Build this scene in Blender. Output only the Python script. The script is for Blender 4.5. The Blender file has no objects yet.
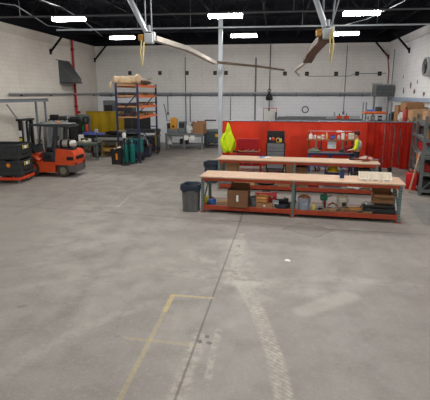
import bpy, bmesh, math, random
from mathutils import Vector, Matrix, Euler
R = math.radians
PI = math.pi
scene = bpy.context.scene
COL = scene.collection
rnd = random.Random(7)

# ---------------------------------------------------------------- colours and materials
def lin(c):
    out = []
    for v in c:
        v = v / 255.0
        out.append(v / 12.92 if v <= 0.04045 else ((v + 0.055) / 1.055) ** 2.4)
    return (out[0], out[1], out[2], 1.0)

MATS = {}
def M(name, rgb=None, rough=0.6, metal=0.0, var=0.12, scale=6.0, bump=0.0, spec=0.4):
    """procedural painted / plastic / metal surface: noise driven colour and roughness variation"""
    if name in MATS:
        return MATS[name]
    m = bpy.data.materials.new(name); m.use_nodes = True
    nt = m.node_tree; n = nt.nodes; b = n['Principled BSDF']
    tc = n.new('ShaderNodeTexCoord'); nz = n.new('ShaderNodeTexNoise')
    nz.inputs['Scale'].default_value = scale; nz.inputs['Detail'].default_value = 5
    nt.links.new(tc.outputs['Object'], nz.inputs['Vector'])
    cr = n.new('ShaderNodeValToRGB')
    c = lin(rgb)
    cr.color_ramp.elements[0].position = 0.3; cr.color_ramp.elements[1].position = 0.7
    cr.color_ramp.elements[0].color = tuple(max(0, v * (1 - var)) for v in c[:3]) + (1,)
    cr.color_ramp.elements[1].color = tuple(min(1, v * (1 + var)) for v in c[:3]) + (1,)
    nt.links.new(nz.outputs['Fac'], cr.inputs['Fac'])
    nt.links.new(cr.outputs['Color'], b.inputs['Base Color'])
    b.inputs['Roughness'].default_value = rough; b.inputs['Metallic'].default_value = metal
    b.inputs['Specular IOR Level'].default_value = spec
    if bump:
        bp = n.new('ShaderNodeBump'); bp.inputs['Strength'].default_value = bump
        nt.links.new(nz.outputs['Fac'], bp.inputs['Height']); nt.links.new(bp.outputs['Normal'], b.inputs['Normal'])
    MATS[name] = m
    return m

def NT(name):
    m = bpy.data.materials.new(name); m.use_nodes = True
    MATS[name] = m
    return m, m.node_tree, m.node_tree.nodes, m.node_tree.nodes['Principled BSDF']

class G:
    """small node graph helper"""
    def __init__(s, nt): s.nt = nt
    def inp(s, sock, v):
        if hasattr(v, 'is_output') or isinstance(v, bpy.types.NodeSocket): s.nt.links.new(v, sock)
        else: sock.default_value = v
    def math(s, op, a, b=0.0, c=None, clamp=False):
        n = s.nt.nodes.new('ShaderNodeMath'); n.operation = op; n.use_clamp = clamp
        s.inp(n.inputs[0], a); s.inp(n.inputs[1], b)
        if c is not None: s.inp(n.inputs[2], c)
        return n.outputs[0]
    def vmath(s, op, a, b=None, scale=None):
        n = s.nt.nodes.new('ShaderNodeVectorMath'); n.operation = op
        s.inp(n.inputs[0], a)
        if b is not None: s.inp(n.inputs[1], b)
        if scale is not None: s.inp(n.inputs['Scale'], scale)
        return n.outputs['Value'] if op in ('DOT_PRODUCT', 'LENGTH', 'DISTANCE') else n.outputs['Vector']
    def noise(s, vec, scale, detail=4, rough=0.55, dist=0.0):
        n = s.nt.nodes.new('ShaderNodeTexNoise'); n.inputs['Scale'].default_value = scale
        n.inputs['Detail'].default_value = detail; n.inputs['Roughness'].default_value = rough
        n.inputs['Distortion'].default_value = dist
        s.nt.links.new(vec, n.inputs['Vector']); return n.outputs['Fac']
    def ramp(s, v, a, b, lo=0.0, hi=1.0, smooth=True):
        n = s.nt.nodes.new('ShaderNodeMapRange'); n.interpolation_type = 'SMOOTHSTEP' if smooth else 'LINEAR'
        s.inp(n.inputs[0], v); n.inputs[1].default_value = a; n.inputs[2].default_value = b
        n.inputs[3].default_value = lo; n.inputs[4].default_value = hi; return n.outputs[0]
    def mix(s, f, a, b, blend='MIX'):
        n = s.nt.nodes.new('ShaderNodeMix'); n.data_type = 'RGBA'; n.blend_type = blend
        s.inp(n.inputs[0], f); s.inp(n.inputs[6], a); s.inp(n.inputs[7], b); return n.outputs[2]
    def pos(s): return s.nt.nodes.new('ShaderNodeNewGeometry').outputs['Position']
    def obj(s): return s.nt.nodes.new('ShaderNodeTexCoord').outputs['Object']
    def sep(s, v):
        n = s.nt.nodes.new('ShaderNodeSeparateXYZ'); s.nt.links.new(v, n.inputs[0]); return n.outputs
    def comb(s, x, y, z=0.0):
        n = s.nt.nodes.new('ShaderNodeCombineXYZ'); s.inp(n.inputs[0], x); s.inp(n.inputs[1], y); s.inp(n.inputs[2], z); return n.outputs[0]
    def seg(s, p, a, b, w, soft):
        """1 inside a stroke of half width w from a to b on the floor"""
        A = (a[0], a[1], 0); d = (b[0] - a[0], b[1] - a[1], 0); L2 = d[0] ** 2 + d[1] ** 2
        r = s.vmath('SUBTRACT', p, A)
        t = s.math('DIVIDE', s.vmath('DOT_PRODUCT', r, d), L2, clamp=True)
        q = s.vmath('SUBTRACT', r, s.vmath('SCALE', d, scale=t))
        return s.ramp(s.vmath('LENGTH', q), w, w + soft, 1.0, 0.0)
    def rect(s, p, c, ang, a, b, soft):
        r = s.vmath('SUBTRACT', p, (c[0], c[1], 0))
        u = s.math('ABSOLUTE', s.vmath('DOT_PRODUCT', r, (math.cos(ang), math.sin(ang), 0)))
        v = s.math('ABSOLUTE', s.vmath('DOT_PRODUCT', r, (-math.sin(ang), math.cos(ang), 0)))
        return s.math('MULTIPLY', s.ramp(u, a, a + soft, 1, 0), s.ramp(v, b, b + soft, 1, 0))

def wood(name, rgb, dark, sc=(1.2, 14, 14), rough=0.65, plank=0.0):
    m, nt, n, b = NT(name); g = G(nt)
    o = g.obj(); v = g.vmath('MULTIPLY', o, sc)
    f = g.noise(v, 1.6, 6, 0.6, 0.4)
    f2 = g.noise(o, 1.1, 3)
    c = g.mix(g.ramp(f, 0.3, 0.72), lin(dark), lin(rgb))
    c = g.mix(g.ramp(f2, 0.45, 0.75, 0, 0.35), c, lin(dark))
    if plank:
        s = g.sep(o)
        k = g.math('FRACT', g.math('DIVIDE', s[0], plank))
        ln = g.ramp(g.math('ABSOLUTE', g.math('SUBTRACT', k, 0.5)), 0.47, 0.49)
        c = g.mix(ln, c, lin((60, 45, 35)))
    nt.links.new(c, b.inputs['Base Color']); b.inputs['Roughness'].default_value = rough
    return m

# ---------------------------------------------------------------- mesh builder
class MB:
    def __init__(s): s.v = []; s.f = []; s.mi = []; s.cur = 0; s.xf = None
    def use(s, i): s.cur = i; return s
    def put(s, vs, fs, mat=None):
        k = len(s.v)
        for p in vs:
            p = Vector(p)
            if mat is not None: p = mat @ p
            if s.xf is not None: p = s.xf @ p
            s.v.append(tuple(p))
        for f in fs: s.f.append([i + k for i in f]); s.mi.append(s.cur)
        return s
    def box(s, c, d, rot=(0, 0, 0), bev=0.0, seg=1):
        m = Matrix.Translation(c) @ Euler(rot).to_matrix().to_4x4()
        if bev:
            bm = bmesh.new(); bmesh.ops.create_cube(bm, size=1.0)
            bmesh.ops.scale(bm, vec=d, verts=bm.verts)
            bmesh.ops.bevel(bm, geom=list(bm.edges), offset=min(bev, min(d) * 0.45), segments=seg, affect='EDGES', profile=0.5)
            bm.verts.index_update()
            s.put([v.co[:] for v in bm.verts], [[v.index for v in f.verts] for f in bm.faces], m); bm.free(); return s
        x, y, z = d[0] / 2, d[1] / 2, d[2] / 2
        return s.put([(-x, -y, -z), (x, -y, -z), (x, y, -z), (-x, y, -z), (-x, -y, z), (x, -y, z), (x, y, z), (-x, y, z)],
                     [(0, 3, 2, 1), (4, 5, 6, 7), (0, 1, 5, 4), (1, 2, 6, 5), (2, 3, 7, 6), (3, 0, 4, 7)], m)
    def bx(s, x0, x1, y0, y1, z0, z1, bev=0.0, seg=1):
        return s.box(((x0 + x1) / 2, (y0 + y1) / 2, (z0 + z1) / 2), (abs(x1 - x0), abs(y1 - y0), abs(z1 - z0)), (0, 0, 0), bev, seg)
    def bar(s, p, q, w, h=None, bev=0.0, roll=0.0):
        """rectangular bar from p to q, w wide, h high"""
        h = w if h is None else h
        p = Vector(p); q = Vector(q); d = q - p
        z = Vector((0, 0, 1)) if abs(d.normalized().z) < 0.98 else Vector((0, 1, 0))
        ex = d.normalized(); ey = z.cross(ex).normalized(); ez = ex.cross(ey)
        m = Matrix(((ex.x, ey.x, ez.x, (p.x + q.x) / 2), (ex.y, ey.y, ez.y, (p.y + q.y) / 2), (ex.z, ey.z, ez.z, (p.z + q.z) / 2), (0, 0, 0, 1)))
        L = d.length
        t = MB(); t.box((0, 0, 0), (L, w, h), (roll, 0, 0), bev)
        return s.put(t.v, t.f, m)
    def cyl(s, p, q, r, r2=None, n=14, caps=True):
        return s.tube([p, q], [r, r if r2 is None else r2], n, caps)
    def tube(s, pts, r, n=8, caps=True):
        pts = [Vector(p) for p in pts]; rs = r if isinstance(r, (list, tuple)) else [r] * len(pts)
        vs = []; prev = None
        for i, p in enumerate(pts):
            a = pts[max(i - 1, 0)]; b = pts[min(i + 1, len(pts) - 1)]
            d = (b - a).normalized()
            if prev is None:
                u = d.orthogonal().normalized()
            else:
                u = prev - d * prev.dot(d)
                u = u.normalized() if u.length > 1e-5 else d.orthogonal().normalized()
            prev = u; w = d.cross(u)
            for k in range(n):
                t = 2 * PI * k / n
                vs.append(p + (u * math.cos(t) + w * math.sin(t)) * rs[i])
        fs = []
        for i in range(len(pts) - 1):
            for k in range(n):
                fs.append((i * n + k, i * n + (k + 1) % n, (i + 1) * n + (k + 1) % n, (i + 1) * n + k))
        if caps:
            fs.append(tuple(reversed(range(n)))); e = (len(pts) - 1) * n; fs.append(tuple(range(e, e + n)))
        return s.put(vs, fs)
    def lathe(s, prof, c=(0, 0, 0), n=20, axis='z', cap=False):
        vs = []; fs = []
        for r, z in prof:
            for k in range(n):
                t = 2 * PI * k / n; a, b = r * math.cos(t), r * math.sin(t)
                q = (a, b, z) if axis == 'z' else ((z, a, b) if axis == 'x' else (b, z, a))
                vs.append((q[0] + c[0], q[1] + c[1], q[2] + c[2]))
        for i in range(len(prof) - 1):
            for k in range(n):
                fs.append((i * n + k, i * n + (k + 1) % n, (i + 1) * n + (k + 1) % n, (i + 1) * n + k))
        if prof[0][0] > 1e-4: fs.append(tuple(reversed(range(n))))
        if prof[-1][0] > 1e-4: e = (len(prof) - 1) * n; fs.append(tuple(range(e, e + n)))
        return s.put(vs, fs)
    def prism(s, poly, a, b, axis='y'):
        """polygon (u,v) extruded a..b; axis y: u=x v=z, axis x: u=y v=z, axis z: u=x v=y"""
        f = {'y': lambda u, v, w: (u, w, v), 'x': lambda u, v, w: (w, u, v), 'z': lambda u, v, w: (u, v, w)}[axis]
        n = len(poly)
        vs = [f(u, v, a) for u, v in poly] + [f(u, v, b) for u, v in poly]
        fs = [tuple(range(n)), tuple(reversed(range(n, 2 * n)))]
        for i in range(n): fs.append((i, (i + 1) % n, n + (i + 1) % n, n + i))
        return s.put(vs, fs)
    def sheet(s, fn, nu, nv):
        vs = [fn(i / nu, j / nv) for j in range(nv + 1) for i in range(nu + 1)]
        fs = [(j * (nu + 1) + i, j * (nu + 1) + i + 1, (j + 1) * (nu + 1) + i + 1, (j + 1) * (nu + 1) + i) for j in range(nv) for i in range(nu)]
        return s.put(vs, fs)
    def blob(s, c, d, seed=0, amp=0.15, n=12, flat=None):
        """lumpy closed shape"""
        r = random.Random(seed); k = [r.uniform(0, 6.28) for _ in range(6)]
        prof = []; vs = []; fs = []; m = n // 2 + 1
        for i in range(m + 1):
            ph = PI * i / m
            for j in range(n):
                th = 2 * PI * j / n
                rr = 1 + amp * (math.sin(3 * th + k[0]) * math.sin(2 * ph + k[1]) + 0.7 * math.sin(5 * th + k[2] + 3 * ph) + 0.5 * math.sin(7 * ph + k[3] + 2 * th))
                z = -math.cos(ph) * rr
                if flat is not None and z < flat: z = flat
                vs.append((c[0] + d[0] * rr * math.sin(ph) * math.cos(th), c[1] + d[1] * rr * math.sin(ph) * math.sin(th), c[2] + d[2] * z))
        for i in range(m):
            for j in range(n): fs.append((i * n + j, i * n + (j + 1) % n, (i + 1) * n + (j + 1) % n, (i + 1) * n + j))
        return s.put(vs, fs)
    def build(s, name, mat, parent=None, smooth=35):
        me = bpy.data.meshes.new(name); me.from_pydata(s.v, [], s.f)
        bm = bmesh.new(); bm.from_mesh(me)
        bmesh.ops.recalc_face_normals(bm, faces=bm.faces); bm.to_mesh(me); bm.free()
        ms = mat if isinstance(mat, (list, tuple)) else [mat]
        for m in ms: me.materials.append(m)
        for p, i in zip(me.polygons, s.mi): p.material_index = min(i, len(ms) - 1); p.use_smooth = bool(smooth)
        if smooth:
            try: me.set_sharp_from_angle(angle=R(smooth))
            except Exception: pass
        o = bpy.data.objects.new(name, me); COL.objects.link(o)
        if parent is not None: o.parent = parent
        return o

def tag(o, label, cat, group=None):
    o['label'] = label; o['category'] = cat
    if group: o['group'] = group
    return o
def thing(name, label, cat, loc=(0, 0, 0), rz=0.0, group=None):
    o = bpy.data.objects.new(name, None); COL.objects.link(o)
    o.empty_display_size = 0.1
    o.location = loc; o.rotation_euler = (0, 0, rz)
    return tag(o, label, cat, group)
def at(o, loc, rz=0.0, rx=0.0, ry=0.0):
    o.location = loc; o.rotation_euler = (rx, ry, rz); return o
def struct(o): o['kind'] = 'structure'; return o
def dup(root, loc, rz, label, group=None):
    r = root.copy(); COL.objects.link(r); r.location = loc; r.rotation_euler = (root.rotation_euler[0], root.rotation_euler[1], rz)
    r['label'] = label
    if group: r['group'] = group
    for ch in list(root.children):
        c = ch.copy(); COL.objects.link(c); c.parent = r
        for gch in list(ch.children):
            d = gch.copy(); COL.objects.link(d); d.parent = c
    return r

# ---------------------------------------------------------------- common materials
orange_beam = M('orange_painted_beam', (160, 62, 36), 0.55, 0, 0.2, 5)
teal_post = None
def post_mat():
    m, nt, n, b = NT('blue_green_upright'); g = G(nt); o = g.obj(); s = g.sep(o)
    kz = g.math('ABSOLUTE', g.math('SUBTRACT', g.math('FRACT', g.math('DIVIDE', s[2], 0.075)), 0.5))
    hole = g.ramp(kz, 0.16, 0.2, 1, 0)
    base = g.mix(g.noise(o, 7), lin((92, 120, 122)), lin((120, 140, 138)))
    c = g.mix(g.math('MULTIPLY', hole, 0.55), base, lin((45, 58, 60)))
    nt.links.new(c, b.inputs['Base Color']); b.inputs['Roughness'].default_value = 0.5; b.inputs['Metallic'].default_value = 0.2
    return m
teal_post = post_mat()
ply = wood('plywood_top', (206, 174, 146), (186, 150, 122), (2, 9, 9), 0.6)
cardboard = M('cardboard', (152, 112, 78), 0.85, 0, 0.1, 8)
cardboard_dark = M('brown_cardboard', (120, 86, 60), 0.85, 0, 0.12, 8)
cardboard_light = M('light_cardboard', (180, 142, 104), 0.85, 0, 0.1, 8)
black_plastic = M('black_plastic', (34, 35, 37), 0.5, 0, 0.25, 9)
dark_grey = M('dark_grey_paint', (62, 64, 66), 0.5, 0.1, 0.2, 6)
mid_grey = M('grey_paint', (112, 116, 118), 0.5, 0.1, 0.15, 6)
light_grey = M('light_grey_paint', (176, 180, 182), 0.5, 0.1, 0.08, 6)
steel = M('bare_steel', (150, 152, 154), 0.4, 0.7, 0.15, 9)
dark_steel = M('dark_steel', (58, 58, 60), 0.5, 0.4, 0.25, 8)
black_steel = M('black_steel', (26, 26, 28), 0.5, 0.2, 0.25, 8)
white_paint = M('white_plastic', (222, 222, 216), 0.5, 0, 0.05, 6)
paper = M('white_paper', (226, 226, 222), 0.8, 0, 0.04, 6)
red_paint = M('red_paint', (176, 24, 26), 0.4, 0, 0.15, 6)
dark_red = M('dark_red_paint', (132, 22, 26), 0.4, 0, 0.15, 6)
red_plastic = M('red_plastic', (196, 34, 36), 0.4, 0, 0.12, 5)
yellow_paint = M('yellow_paint', (206, 172, 40), 0.5, 0, 0.15, 6)
blue_paint = M('blue_paint', (38, 66, 128), 0.5, 0, 0.15, 6)
green_paint = M('green_paint', (34, 92, 66), 0.5, 0, 0.2, 6)
teal_paint = M('teal_paint', (10, 104, 98), 0.45, 0, 0.18, 6)
dark_green = M('dark_green_paint', (70, 92, 84), 0.5, 0, 0.2, 6)
rubber = M('black_rubber', (30, 30, 31), 0.8, 0, 0.25, 12)
navy_liner = M('navy_bin_liner', (34, 44, 60), 0.35, 0, 0.3, 12, 0.3)
bin_grey = M('grey_bin_plastic', (98, 98, 98), 0.55, 0, 0.12, 5)
LAMP = 60.0; EXPOSURE = 0.92
# ---------------------------------------------------------------- setting
XL, XR, YB, YF, WH, CH = -12.3, 6.95, 30.8, -8.0, 6.45, 7.4
def floor_mat():
    m, nt, n, b = NT('worn_concrete'); g = G(nt)
    p3 = g.pos(); s = g.sep(p3); p = g.comb(s[0], s[1], 0.0)
    n1 = g.noise(p, 0.35, 5, 0.55, 0.6); n2 = g.noise(p, 1.7, 6, 0.62); n3 = g.noise(p, 14, 5, 0.7); n4 = g.noise(p, 42, 4, 0.75)
    c = g.mix(g.ramp(n1, 0.3, 0.7), lin((134, 128, 122)), lin((152, 146, 139)))
    c = g.mix(g.ramp(n2, 0.4, 0.75, 0, 0.45), c, lin((117, 112, 107)))
    c = g.mix(g.ramp(n3, 0.48, 0.75, 0, 0.45), c, lin((168, 161, 152)))
    c = g.mix(g.ramp(n4, 0.45, 0.7, 0, 0.4), c, lin((98, 94, 89)))
    # dusty wheel lanes along the length of the hall
    pl = g.comb(g.math('MULTIPLY', s[0], 2.2), g.math('MULTIPLY', s[1], 0.35))
    lanes = g.noise(pl, 0.8, 5, 0.6, 0.8)
    c = g.mix(g.ramp(lanes, 0.52, 0.75, 0, 0.24), c, lin((166, 160, 151)))
    # large patch of greyer concrete: slabs differ a little
    c = g.mix(g.rect(p, (3.0, 5.0), R(2), 3.9, 6.2, 0.05), c, g.mix(0.12, c, lin((150, 148, 146))))
    wob = g.vmath('SCALE', g.comb(g.math('SUBTRACT', g.noise(p, 1.3, 3), 0.5), g.math('SUBTRACT', g.noise(g.vmath('ADD', p, (7, 3, 0)), 1.3, 3), 0.5)), scale=0.12)
    pw = g.vmath('ADD', p, wob)
    brk = g.ramp(g.noise(p, 5, 5, 0.65), 0.35, 0.6)          # worn, broken paint
    brk2 = g.ramp(g.noise(p, 9, 5, 0.7), 0.4, 0.62)
    # curved dark tyre scuffs
    def ring(cx, cy, r, w, amt, col, c):
        d = g.math('ABSOLUTE', g.math('SUBTRACT', g.vmath('LENGTH', g.vmath('SUBTRACT', pw, (cx, cy, 0))), r))
        f = g.math('MULTIPLY', g.ramp(d, w * 0.4, w, 1, 0), g.math('MULTIPLY', brk, amt))
        return g.mix(f, c, lin(col))
    c = ring(-5.4, 6.6, 2.3, 0.13, 0.2, (104, 99, 95), c)
    c = ring(-6.5, 10.5, 3.4, 0.12, 0.2, (104, 99, 95), c)
    c = ring(-6.2, 10.7, 2.2, 0.12, 0.18, (104, 99, 95), c)
    c = ring(-4.0, 17.0, 3.6, 0.14, 0.3, (118, 113, 108), c)
    c = ring(1.5, 3.0, 4.9, 0.16, 0.22, (182, 176, 166), c)
    for a, bb, w, amt, col in [((-3.6, 4.6), (-3.0, 9.5), 0.1, 0.22, (118, 114, 110)), ((-2.6, 6.0), (-3.9, 13.5), 0.12, 0.2, (116, 112, 108)),
                               ((1.4, 3.8), (1.0, 8.2), 0.14, 0.2, (122, 119, 116)), ((2.4, 3.6), (2.3, 9.0), 0.1, 0.18, (122, 119, 116)),
                               ((-5.5, 6.0), (-2.0, 8.4), 0.12, 0.25, (176, 170, 161)), ((-2.2, 8.0), (0.8, 7.3), 0.2, 0.3, (180, 174, 165)),
                               ((-1.8, 9.0), (-0.4, 7.6), 0.15, 0.35, (184, 178, 168)), ((-4.6, 8.0), (-3.6, 9.9), 0.14, 0.2, (180, 172, 162)),
                               ((-4.2, 13.0), (-3.3, 19.5), 0.1, 0.22, (122, 117, 112)), ((-5.2, 12.0), (-5.0, 19.5), 0.13, 0.2, (120, 115, 110))]:
        c = g.mix(g.math('MULTIPLY', g.seg(pw, a, bb, w * 0.5, w), g.math('MULTIPLY', brk, amt)), c, lin(col))
    # pale dusty forklift tyre print with tread blocks
    tread = g.ramp(g.math('ABSOLUTE', g.math('SUBTRACT', g.math('FRACT', g.math('MULTIPLY', g.math('ADD', s[1], g.math('ABSOLUTE', g.math('MULTIPLY', g.math('ADD', s[0], 0.1), 0.8))), 13.0)), 0.5)), 0.1, 0.34, 0.5, 1)
    for a, bb in [((0.3, 3.6), (0.09, 5.25)), ((0.09, 5.25), (-0.19, 6.5)), ((-0.19, 6.5), (-0.5, 7.4))]:
        f = g.math('MULTIPLY', g.seg(p, a, bb, 0.085, 0.06), g.math('MULTIPLY', g.math('MULTIPLY', tread, g.ramp(n2, 0.3, 0.6, 0.4, 1.0)), g.ramp(n3, 0.35, 0.65, 0.15, 0.8)))
        c = g.mix(f, c, lin((186, 178, 164)))
    f = g.math('MULTIPLY', g.seg(pw, (0.55, 6.6), (1.3, 7.2), 0.1, 0.16), g.math('MULTIPLY', tread, 0.45)); c = g.mix(f, c, lin((188, 182, 172)))
    # dusty band beside the long joint
    f = g.math('MULTIPLY', g.math('MAXIMUM', g.seg(pw, (-0.98, 3.5), (-0.98, 5.6), 0.06, 0.1), g.math('MAXIMUM', g.seg(pw, (-0.7, 4.6), (-0.72, 5.8), 0.02, 0.05), g.seg(pw, (-0.72, 7.5), (-0.7, 10.4), 0.04, 0.16))), g.math('MULTIPLY', brk2, 0.5)); c = g.mix(f, c, lin((186, 178, 165)))
    f = g.math('MULTIPLY', g.seg(pw, (-0.9, 9.8), (-0.2, 6.9), 0.05, 0.4), g.math('MULTIPLY', brk, 0.35)); c = g.mix(f, c, lin((182, 176, 166)))
    # saw cut joints
    for a, bb, w, amt in [((-1.06, 2.0), (-0.84, 11.5), 0.011, 0.6), ((-0.84, 11.5), (-0.9, 22.0), 0.018, 0.6), ((-12.3, 12.9), (-0.84, 11.46), 0.016, 0.6), ((-0.84, 11.46), (1.45, 11.1), 0.012, 0.5), ((1.45, 11.1), (6.95, 10.7), 0.014, 0.6),
                          ((-7.2, 11.4), (-7.0, 21.0), 0.02, 0.4), ((-12.3, 20.0), (-3, 20.1), 0.02, 0.45), ((5.2, 11.0), (5.3, 20.0), 0.02, 0.4)]:
        c = g.mix(g.math('MULTIPLY', g.seg(p, a, bb, w, w), amt), c, lin((84, 80, 77)))
    # faded yellow floor paint
    yel = lin((188, 168, 112))
    for a, bb, w, amt in [((-1.62, 3.4), (-1.62, 6.8), 0.028, 0.38), ((-1.62, 6.3), (-1.62, 6.86), 0.036, 0.7), ((-1.63, 6.86), (-0.95, 6.84), 0.028, 0.7), ((-1.95, 5.44), (-0.98, 5.38), 0.032, 0.3)]:
        c = g.mix(g.math('MULTIPLY', g.seg(p, a, bb, w, 0.012), g.math('MULTIPLY', g.ramp(n3, 0.3, 0.62, 0.35, 1), amt)), c, yel)
    for a, bb, w, amt in [((-6.1, 12.6), (-4.6, 12.62), 0.03, 0.35), ((-4.6, 12.62), (-4.7, 13.9), 0.03, 0.4), ((-6.2, 13.9), (-5.1, 13.95), 0.03, 0.3), ((-9.4, 13.4), (-8.4, 13.9), 0.04, 0.35)]:
        c = g.mix(g.math('MULTIPLY', g.seg(p, a, bb, w, 0.015), g.math('MULTIPLY', brk, amt)), c, lin((192, 184, 158)))
    # a repaired square of smoother, darker concrete in front of the bench and one by the shelving
    for cc, ang, a, bb in [((0.9, 11.0), R(-36), 0.5, 0.4), ((-0.93, 5.48), 0.3, 0.02, 0.035), ((-0.8, 5.46), 0.9, 0.02, 0.03), ((-0.85, 5.62), 0.2, 0.018, 0.025)]:
        o_ = g.rect(p, cc, ang, a, bb, 0.02); i_ = g.rect(p, cc, ang, a - 0.03, bb - 0.03, 0.02)
        c = g.mix(g.math('MULTIPLY', o_, 0.35 if a > 0.1 else 0.5), c, lin((112, 110, 102) if a > 0.1 else (70, 66, 62)))
        c = g.mix(g.math('MULTIPLY', g.math('SUBTRACT', o_, i_), 0.5), c, lin((84, 82, 80)))
    gr = g.math('MAXIMUM', g.ramp(g.math('ABSOLUTE', g.math('SUBTRACT', g.math('FRACT', g.math('MULTIPLY', s[0], 5.0)), 0.5)), 0.4, 0.48), g.ramp(g.math('ABSOLUTE', g.math('SUBTRACT', g.math('FRACT', g.math('MULTIPLY', s[1], 3.5)), 0.5)), 0.4, 0.48))
    f = g.rect(p, (4.85, 13.0), R(-6), 0.8, 1.35, 0.04)
    c = g.mix(g.math('MULTIPLY', f, 0.5), c, lin((112, 112, 114)))
    c = g.mix(g.math('MULTIPLY', f, g.math('MULTIPLY', gr, 0.3)), c, lin((84, 84, 86)))
    # oil drips
    sp = g.ramp(g.noise(p, 3.2, 2, 0.4), 0.73, 0.77, 0, 0.5); c = g.mix(sp, c, lin((98, 94, 91)))
    nt.links.new(c, b.inputs['Base Color'])
    rg = g.ramp(n2, 0.3, 0.8, 0.42, 0.72); nt.links.new(rg, b.inputs['Roughness'])
    b.inputs['Specular IOR Level'].default_value = 0.3
    bp = n.new('ShaderNodeBump'); bp.inputs['Strength'].default_value = 0.2; bp.inputs['Distance'].default_value = 0.01
    nt.links.new(n3, bp.inputs['Height']); nt.links.new(bp.outputs['Normal'], b.inputs['Normal'])
    return m

def wall_mat(name, rgb, rgb2, axis, patches=(), low=None):
    """painted concrete block wall; axis 0: the wall runs along x, 1: along y"""
    m, nt, n, b = NT(name); g = G(nt); p = g.pos(); s = g.sep(p)
    uv = g.comb(s[axis], s[2])
    br = n.new('ShaderNodeTexBrick'); nt.links.new(uv, br.inputs['Vector'])
    br.inputs['Scale'].default_value = 1.0; br.inputs['Brick Width'].default_value = 0.4; br.inputs['Row Height'].default_value = 0.2
    br.inputs['Mortar Size'].default_value = 0.012; br.inputs['Mortar Smooth'].default_value = 0.4; br.inputs['Bias'].default_value = -0.3
    br.inputs['Color1'].default_value = (1, 1, 1, 1); br.inputs['Color2'].default_value = (0.95, 0.95, 0.95, 1); br.inputs['Mortar'].default_value = (0.84, 0.84, 0.84, 1)
    n1 = g.noise(uv, 0.5, 5, 0.6); n2 = g.noise(uv, 3.5, 5, 0.65)
    drip = g.noise(g.comb(g.math('MULTIPLY', s[axis], 3.0), g.math('MULTIPLY', s[2], 0.35)), 1.0, 5, 0.6)
    c = g.mix(g.ramp(n1, 0.3, 0.7), lin(rgb2), lin(rgb))
    c = g.mix(g.ramp(n2, 0.5, 0.85, 0, 0.25), c, lin(tuple(v * 0.82 for v in rgb)))
    c = g.mix(g.ramp(drip, 0.55, 0.8, 0, 0.35), c, lin(tuple(v * 0.84 for v in rgb2)))
    if low:                                             # repainted lower wall
        c = g.mix(g.ramp(s[2], low[0], low[0] + 0.1, 0.75, 0.0), c, lin(low[1]))
    c = g.mix(0.8, c, br.outputs['Color'], 'MULTIPLY')
    for (a0, z0, ra, rz_, col) in patches:              # peeled paint
        r = g.vmath('MULTIPLY', g.vmath('SUBTRACT', uv, (a0, z0, 0)), (1 / ra, 1 / rz_, 0))
        f = g.ramp(g.math('ADD', g.vmath('LENGTH', r), g.math('MULTIPLY', g.math('SUBTRACT', n2, 0.5), 2.2)), 0.75, 0.9, 1, 0)
        c = g.mix(f, c, lin(col))
    nt.links.new(c, b.inputs['Base Color']); b.inputs['Roughness'].default_value = 0.7; b.inputs['Specular IOR Level'].default_value = 0.2
    bp = n.new('ShaderNodeBump'); bp.inputs['Strength'].default_value = 0.3; bp.inputs['Distance'].default_value = 0.015
    nt.links.new(br.outputs['Color'], bp.inputs['Height']); nt.links.new(bp.outputs['Normal'], b.inputs['Normal'])
    return m
ceil_paint = M('dark_ceiling_paint', (34, 36, 43), 0.95, 0, 0.2, 2, 0, 0.1)
truss_paint = M('dark_truss_paint', (25, 26, 31), 0.95, 0, 0.2, 3, 0, 0.1)
wm_back = wall_mat('white_block_wall', (232, 229, 225), (220, 217, 213), 0, low=(3.25, (240, 244, 250)))
wm_left = wall_mat('beige_block_wall', (222, 216, 206), (210, 203, 193), 1)
wm_right = wall_mat('peeling_block_wall', (242, 242, 243), (230, 230, 230), 1,
                    [(25.3, 3.75, 0.16, 0.22, (120, 84, 66)), (24.6, 3.45, 0.22, 0.15, (110, 78, 62)), (24.2, 3.9, 0.1, 0.1, (120, 92, 74)), (26.6, 3.5, 0.2, 0.2, (128, 96, 78)), (23.0, 3.3, 0.2, 0.12, (122, 98, 82)), (26.9, 4.2, 0.1, 0.14, (130, 104, 88))])
W = 0.3
struct(MB().bx(XL - W, XR + W, YF - W, YB + W, -0.3, 0).build('floor', floor_mat()))
struct(MB().bx(XL - W, XR + W, YB, YB + W, 0, WH).build('wall_back', wm_back))
struct(MB().bx(XL - W, XL, YF, YB, 0, WH).build('wall_left', wm_left))
struct(MB().bx(XR, XR + W, YF, YB, 0, WH).build('wall_right', wm_right))
struct(MB().bx(XL - W, XR + W, YF - W, YF, 0, CH).build('wall_front', wm_left))
# dark corrugated steel deck
dk = MB(); k = 0; y = YF - W
while y < YB + W:
    dk.bx(XL - W, XR + W, y, y + 0.15, CH, CH + 0.12); dk.bx(XL - W, XR + W, y + 0.15, y + 0.3, CH + 0.05, CH + 0.12); y += 0.3
struct(dk.build('ceiling', ceil_paint, smooth=0))
# dark steel band above the masonry
struct(MB().bx(XL - W, XR + W, YB, YB + W, WH, CH).build('trim_back', truss_paint))
struct(MB().bx(XL - W, XL, YF, YB, WH, CH).build('trim_left', truss_paint))
struct(MB().bx(XR, XR + W, YF, YB, WH, CH).build('trim_right', truss_paint))
# a ledge course at the top of each side wall
struct(MB().bx(XL, XL + 0.06, YF, YB, 6.02, 6.1).build('trim_1', wm_left))
struct(MB().bx(XR - 0.06, XR, YF, YB, 6.02, 6.1).build('trim_2', wm_right))

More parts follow.
